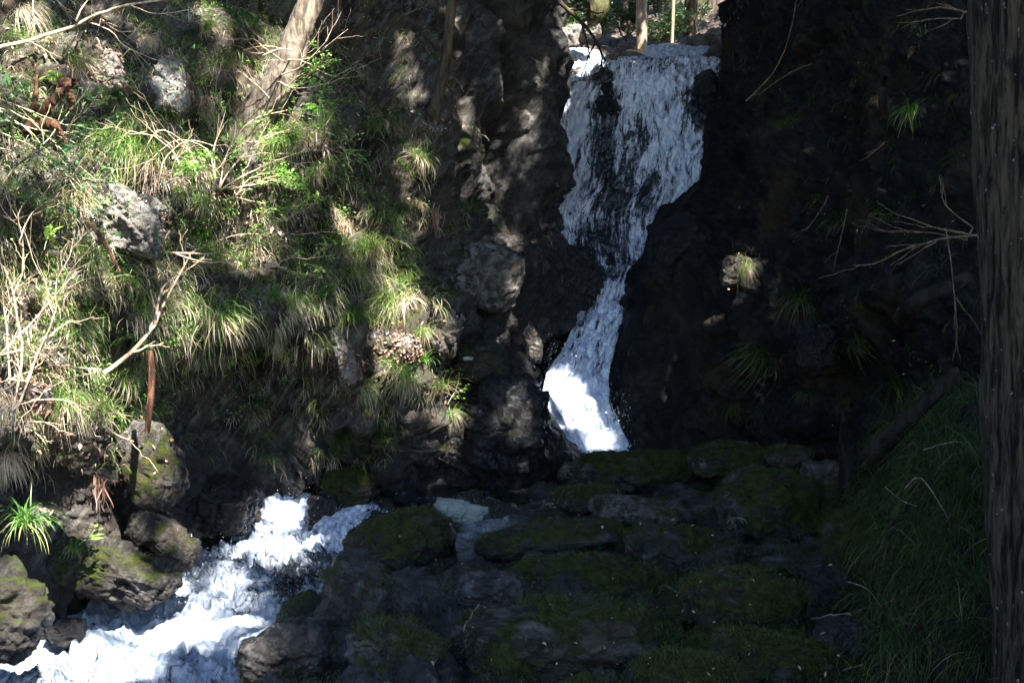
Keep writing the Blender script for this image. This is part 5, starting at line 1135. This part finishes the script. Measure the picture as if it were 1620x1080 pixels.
for a in [(265, 185, 44, 'fern in the shade between the smooth pale rock face and the dead tangle'), (310, 375, 46, 'fern under the sunlit bulge of the left slope'), (95, 130, 40, 'fern above the rotten root plate'), (215, 540, 44, 'fern beside the broken stick'), (500, 180, 40, 'fern in shade right of the leaning tree'),
          (440, 560, 44, 'fern in the dark hollow over the pool'), (60, 330, 42, 'fern at the left edge beneath the glossy shrub'), (530, 460, 36, 'fern left of the sunlit ledge'), (640, 400, 36, 'fern on the dark right side of the middle ridge'), (385, 30, 40, 'fern near the top beside the leaning tree')]:
    fern(*a, u=.2)
fern(1165, 818, 24, 'tiny pale fern on the left face of the mossy dome', nf=4, mat='grass_dark', u=.9)
# hanging strips of dead brown fern
for (px, py, L, lb) in [(62, 150, 60, 'ragged dark red rotten fibres hanging from the root plate at upper left'), (105, 150, 50, 'thin rotten fibres at the tip of the root plate'), (120, 300, 72, 'strip of brown dead fern hanging left of the bleached outcrop'), (405, 165, 42, 'brown dead fern hanging under the leaning tree'), (352, 412, 28, 'little brown dead frond hanging from the outer leafy spray'), (150, 760, 50, 'brown roots dangling by the upright mossy rock'), (545, 345, 40, 'dead brown frond on the shaded middle ridge'), (320, 160, 40, 'rust red strip of rotten bark between the pale rock and the leaning tree'), (690, 330, 46, 'dangling brown roots right of the little sunlit rock')]:
    p, n_ = hit(px, py); nb = 46
    r = p + n_ * .05 + rng.normal(0, 1, (nb, 3)) * np.array([.055, .03, .03]); d = rng.normal(0, .12, (nb, 3)) + np.array([0, -.1, -1.])
    V, Fc, U = blades(r, d, L * p[1] / F * rng.uniform(.5, 1.1, nb), np.full(nb, .5), .016 * rng.uniform(.4, 1.2, nb), rng.uniform(0, .75, nb), K=7, kink=.9)
    tag(mesh_obj('dead_frond', V, Fc, M['litter'], attrs={'u': U}, smooth=False), lb, 'dead frond')


# ------------------------------------------------------------------ unseen canopy added to block the sun, gaps shaped for the sun patches
Lit = [ # cx cy rx ry ang strength
 (90, 60, 150, 70, 0, .50), (160, 115, 30, 34, 0, .9), (268, 130, 20, 36, -10, .95), (75, 160, 50, 40, 0, .5), (30, 20, 60, 40, 0, .7), (20, 130, 40, 50, 0, .5),
 (200, 255, 72, 62, 20, 1.1), (160, 340, 90, 62, 0, 1.05), (50, 255, 90, 52, 0, .85), (290, 300, 62, 60, 10, .95), (300, 215, 50, 24, 0, .4),
 (450, 195, 62, 50, 10, 1.0), (478, 240, 40, 44, 30, 1.1), (390, 250, 50, 50, 0, .7), (430, 110, 60, 90, 30, .8), (335, 40, 30, 40, 0, .75), (350, 110, 36, 50, 0, .6), (505, 60, 30, 80, 0, .3),
 (395, 385, 62, 46, 0, .9), (140, 410, 90, 50, 0, .75), (60, 490, 76, 66, 0, .8), (230, 470, 66, 56, 0, .6), (50, 570, 60, 50, 0, .85), (150, 560, 60, 40, 0, .45), (270, 440, 40, 40, 0, .7), (330, 540, 30, 20, 0, .2),
 (15, 720, 50, 120, 0, 1.15), (110, 640, 56, 56, 0, .75), (120, 740, 46, 50, 0, .55), (40, 840, 56, 60, 0, 1.1), (150, 850, 70, 44, 20, 1.1), (180, 890, 70, 34, 30, .75), (40, 940, 60, 60, 20, .85), (238, 640, 40, 50, 20, 1.1), (232, 715, 36, 66, -20, .95), (285, 842, 16, 46, -42, .7), (180, 640, 30, 60, 0, .7),
 (520, 330, 30, 70, -30, .55), (565, 400, 46, 60, -20, .65), (470, 470, 14, 50, -25, .5), (630, 470, 34, 44, -20, .85), (645, 518, 66, 50, 10, 1.3), (605, 575, 70, 24, 10, 1.25), (695, 525, 24, 30, 0, 1.0), (660, 600, 36, 36, 30, .7), (705, 650, 20, 50, -20, .55), (545, 550, 12, 62, -16, .95), (560, 510, 30, 34, 0, .6),
 (592, 215, 20, 30, 0, .7), (655, 268, 22, 40, -15, 1.1), (652, 345, 26, 22, 30, .85), (640, 195, 36, 12, 0, .5), (648, 120, 12, 90, -12, .75), (615, 160, 20, 24, 0, .6), (762, 262, 16, 62, -38, .95), (735, 180, 18, 44, -10, .55), (708, 40, 14, 30, 0, .3), (838, 235, 16, 90, 0, .7), (775, 175, 9, 50, 0, .4), (852, 130, 8, 110, 0, .35), (866, 325, 8, 36, 0, 1.1), (800, 150, 7, 90, 0, .35),
 (775, 440, 66, 40, 20, .42), (806, 375, 20, 14, 0, .7), (845, 545, 12, 20, 0, .9), (815, 660, 36, 40, 0, .45), (822, 740, 20, 10, 0, .9), (870, 540, 20, 16, 0, .4),
 (925, 92, 34, 26, 0, 1.2), (1080, 84, 62, 14, 0, 1.1), (1130, 60, 40, 20, 0, .8), (900, 40, 26, 40, 0, .7), (938, 20, 20, 30, 0, .8), (1015, 30, 12, 80, 0, 1.0), (1060, 40, 8, 40, 0, .6), (1120, 20, 30, 14, 0, .55),
 (892, 612, 28, 22, 40, 1.0), (922, 650, 32, 22, 48, .9), (950, 690, 26, 18, 48, .62),
 (1180, 422, 26, 22, 0, .95), (1398, 145, 10, 20, 0, .6), (1440, 172, 40, 14, 0, .6), (1010, 130, 60, 20, 0, .25), (900, 180, 20, 40, 0, .2),
 (445, 815, 36, 44, 0, .55), (430, 862, 80, 16, 0, .8), (330, 925, 110, 40, 10, .55), (240, 985, 130, 40, 0, .62), (120, 1050, 140, 50, 0, .8), (340, 950, 60, 30, 0, .5), (370, 1010, 80, 50, 0, .45), (470, 905, 50, 40, 0, .3), (600, 800, 30, 14, 0, .2), (550, 762, 26, 12, 0, .3)]
Dark = [(225, 140, 20, 55, -15), (320, 175, 30, 28, 0), (60, 372, 50, 26, 0), (345, 345, 36, 28, 0), (560, 180, 36, 130, -14), (478, 320, 34, 44, -20), (500, 430, 34, 66, -22), (370, 475, 60, 34, 10), (320, 610, 100, 56, 0), (112, 165, 26, 30, 0), (100, 205, 46, 14, 0), (215, 178, 60, 16, 0), (395, 50, 34, 56, 10), (612, 320, 24, 36, 0), (690, 420, 30, 80, -20), (185, 505, 34, 34, 0), (62, 765, 20, 50, 0), (88, 690, 14, 60, 0), (196, 790, 22, 36, -20), (130, 300, 14, 16, 0), (245, 400, 30, 20, 0), (30, 420, 24, 30, 0), (590, 270, 24, 30, 0), (575, 460, 20, 34, -10), (160, 460, 26, 16, 0), (380, 320, 30, 20, 0)]
def litmask(x, y):
    m = np.zeros(x.shape)
    for cx, cy, rx, ry, an, s in Lit:
        a = math.radians(an); c, t = math.cos(a), math.sin(a); u = ((x - cx) * c + (y - cy) * t) / rx; v = (-(x - cx) * t + (y - cy) * c) / ry
        m = np.maximum(m, s * (1 - sstep(np.sqrt(u * u + v * v), .62, 1.12)))
    for cx, cy, rx, ry, an in Dark: m = m * (1 - .95 * np.clip(1.25 * gs(x, y, cx, cy, rx, ry, an), 0, 1))
    return m
ea = np.cross(SUN, [0, 0, 1.]); ea /= np.linalg.norm(ea); eb = np.cross(ea, SUN)
pts = np.concatenate([s[1] for s in SURF] + BP)
x, y = topix(pts); ok = (x > -150) & (x < 1760) & (y > -150) & (y < 1200) & (pts[:, 1] < 32)
pts = pts[ok]; x = x[ok]; y = y[ok]; m = litmask(x, y)
a = pts @ ea; b = pts @ eb; t = pts @ SUN
CS = .07; a0, a1, b0, b1 = -19., 14., b.min() - 3, b.max() + 6
na = int((a1 - a0) / CS); nb_ = int((b1 - b0) / CS)
ia = np.clip(((a - a0) / CS).astype(int), 0, na - 1); ib = np.clip(((b - b0) / CS).astype(int), 0, nb_ - 1)
order = np.argsort(t); G = np.full((na, nb_), -1.); G[ia[order], ib[order]] = m[order]      # the surface nearest the sun wins
for _ in range(4):
    Z = np.pad(G, 1, constant_values=-1); nbr = np.stack([Z[1:-1, :-2], Z[1:-1, 2:], Z[:-2, 1:-1], Z[2:, 1:-1]])
    G = np.where(G < 0, nbr.max(0), G)
known = G >= 0; G = np.maximum(G, 0)
ga, gb = np.meshgrid(a0 + CS * (np.arange(na) + .5), b0 + CS * (np.arange(nb_) + .5), indexing='ij')
q = np.stack([ga, gb, 0 * ga], -1)
nz = fbm(q * 2.6, 3, 990) * .75 + fbm(q * 8, 2, 995) * .35
H = G + nz * .72 * (G > .05)
open_ = (H > .52).astype(float)                        # 1 = gap in the leaves
def blur(A, r):
    for ax in (0, 1):
        K = np.cumsum(np.insert(np.pad(A, [(r, r) if i == ax else (0, 0) for i in (0, 1)], mode='edge'), 0, 0, axis=ax), axis=ax)
        n_ = A.shape[ax]; A = (np.take(K, range(2 * r + 1, n_ + 2 * r + 1), ax) - np.take(K, range(0, n_), ax)) / (2 * r + 1)
    return A
near1 = blur(open_, 1); near4 = blur(open_, 4)
def cards(mask, size, cover):
    ii, jj = np.nonzero(mask); n = int(len(ii) * CS * CS / (size * size * .5) * cover)
    k_ = rng.integers(0, len(ii), n); A = a0 + CS * (ii[k_] + rng.uniform(0, 1, n)); Bq = b0 + CS * (jj[k_] + rng.uniform(0, 1, n))
    base = ea * A[:, None] + eb * Bq[:, None]
    z = rng.uniform(11.5, 14.5, n); tt = (z - base[:, 2]) / SUN[2]; c = base + SUN * tt[:, None]
    u1 = rng.normal(0, 1, (n, 3)); nrm = SUN + rng.normal(0, .35, (n, 3)); u1 = np.cross(u1, nrm); u1 /= np.linalg.norm(u1, axis=1, keepdims=True); v1 = np.cross(nrm, u1); v1 /= np.linalg.norm(v1, axis=1, keepdims=True)
    s = size * rng.uniform(.7, 1.25, (n, 1)); V = np.stack([c - u1 * s * .6, c + v1 * s * .42, c + u1 * s * .6, c - v1 * s * .42], 1)
    return V.reshape(-1, 3)
kn = blur(blur(known.astype(float), 9), 9) > .004
V = np.concatenate([cards((near4 < .005) & kn, .30, 11), cards((near1 < .02) & (near4 >= .005) & kn, .11, 5.5), cards((near1 < .5) & (near1 >= .02), .07, 1.2)])
Fc = np.arange(len(V)).reshape(-1, 4)
tag(mesh_obj('sun_gap_canopy', V, Fc, M['canopy'], attrs={'u': rng.uniform(0, 1, len(V))}, smooth=False), 'unseen leaf canopy added above the gorge, gaps shaped to place the sun patches', 'canopy', kind='stuff')
print('canopy quads', len(Fc))
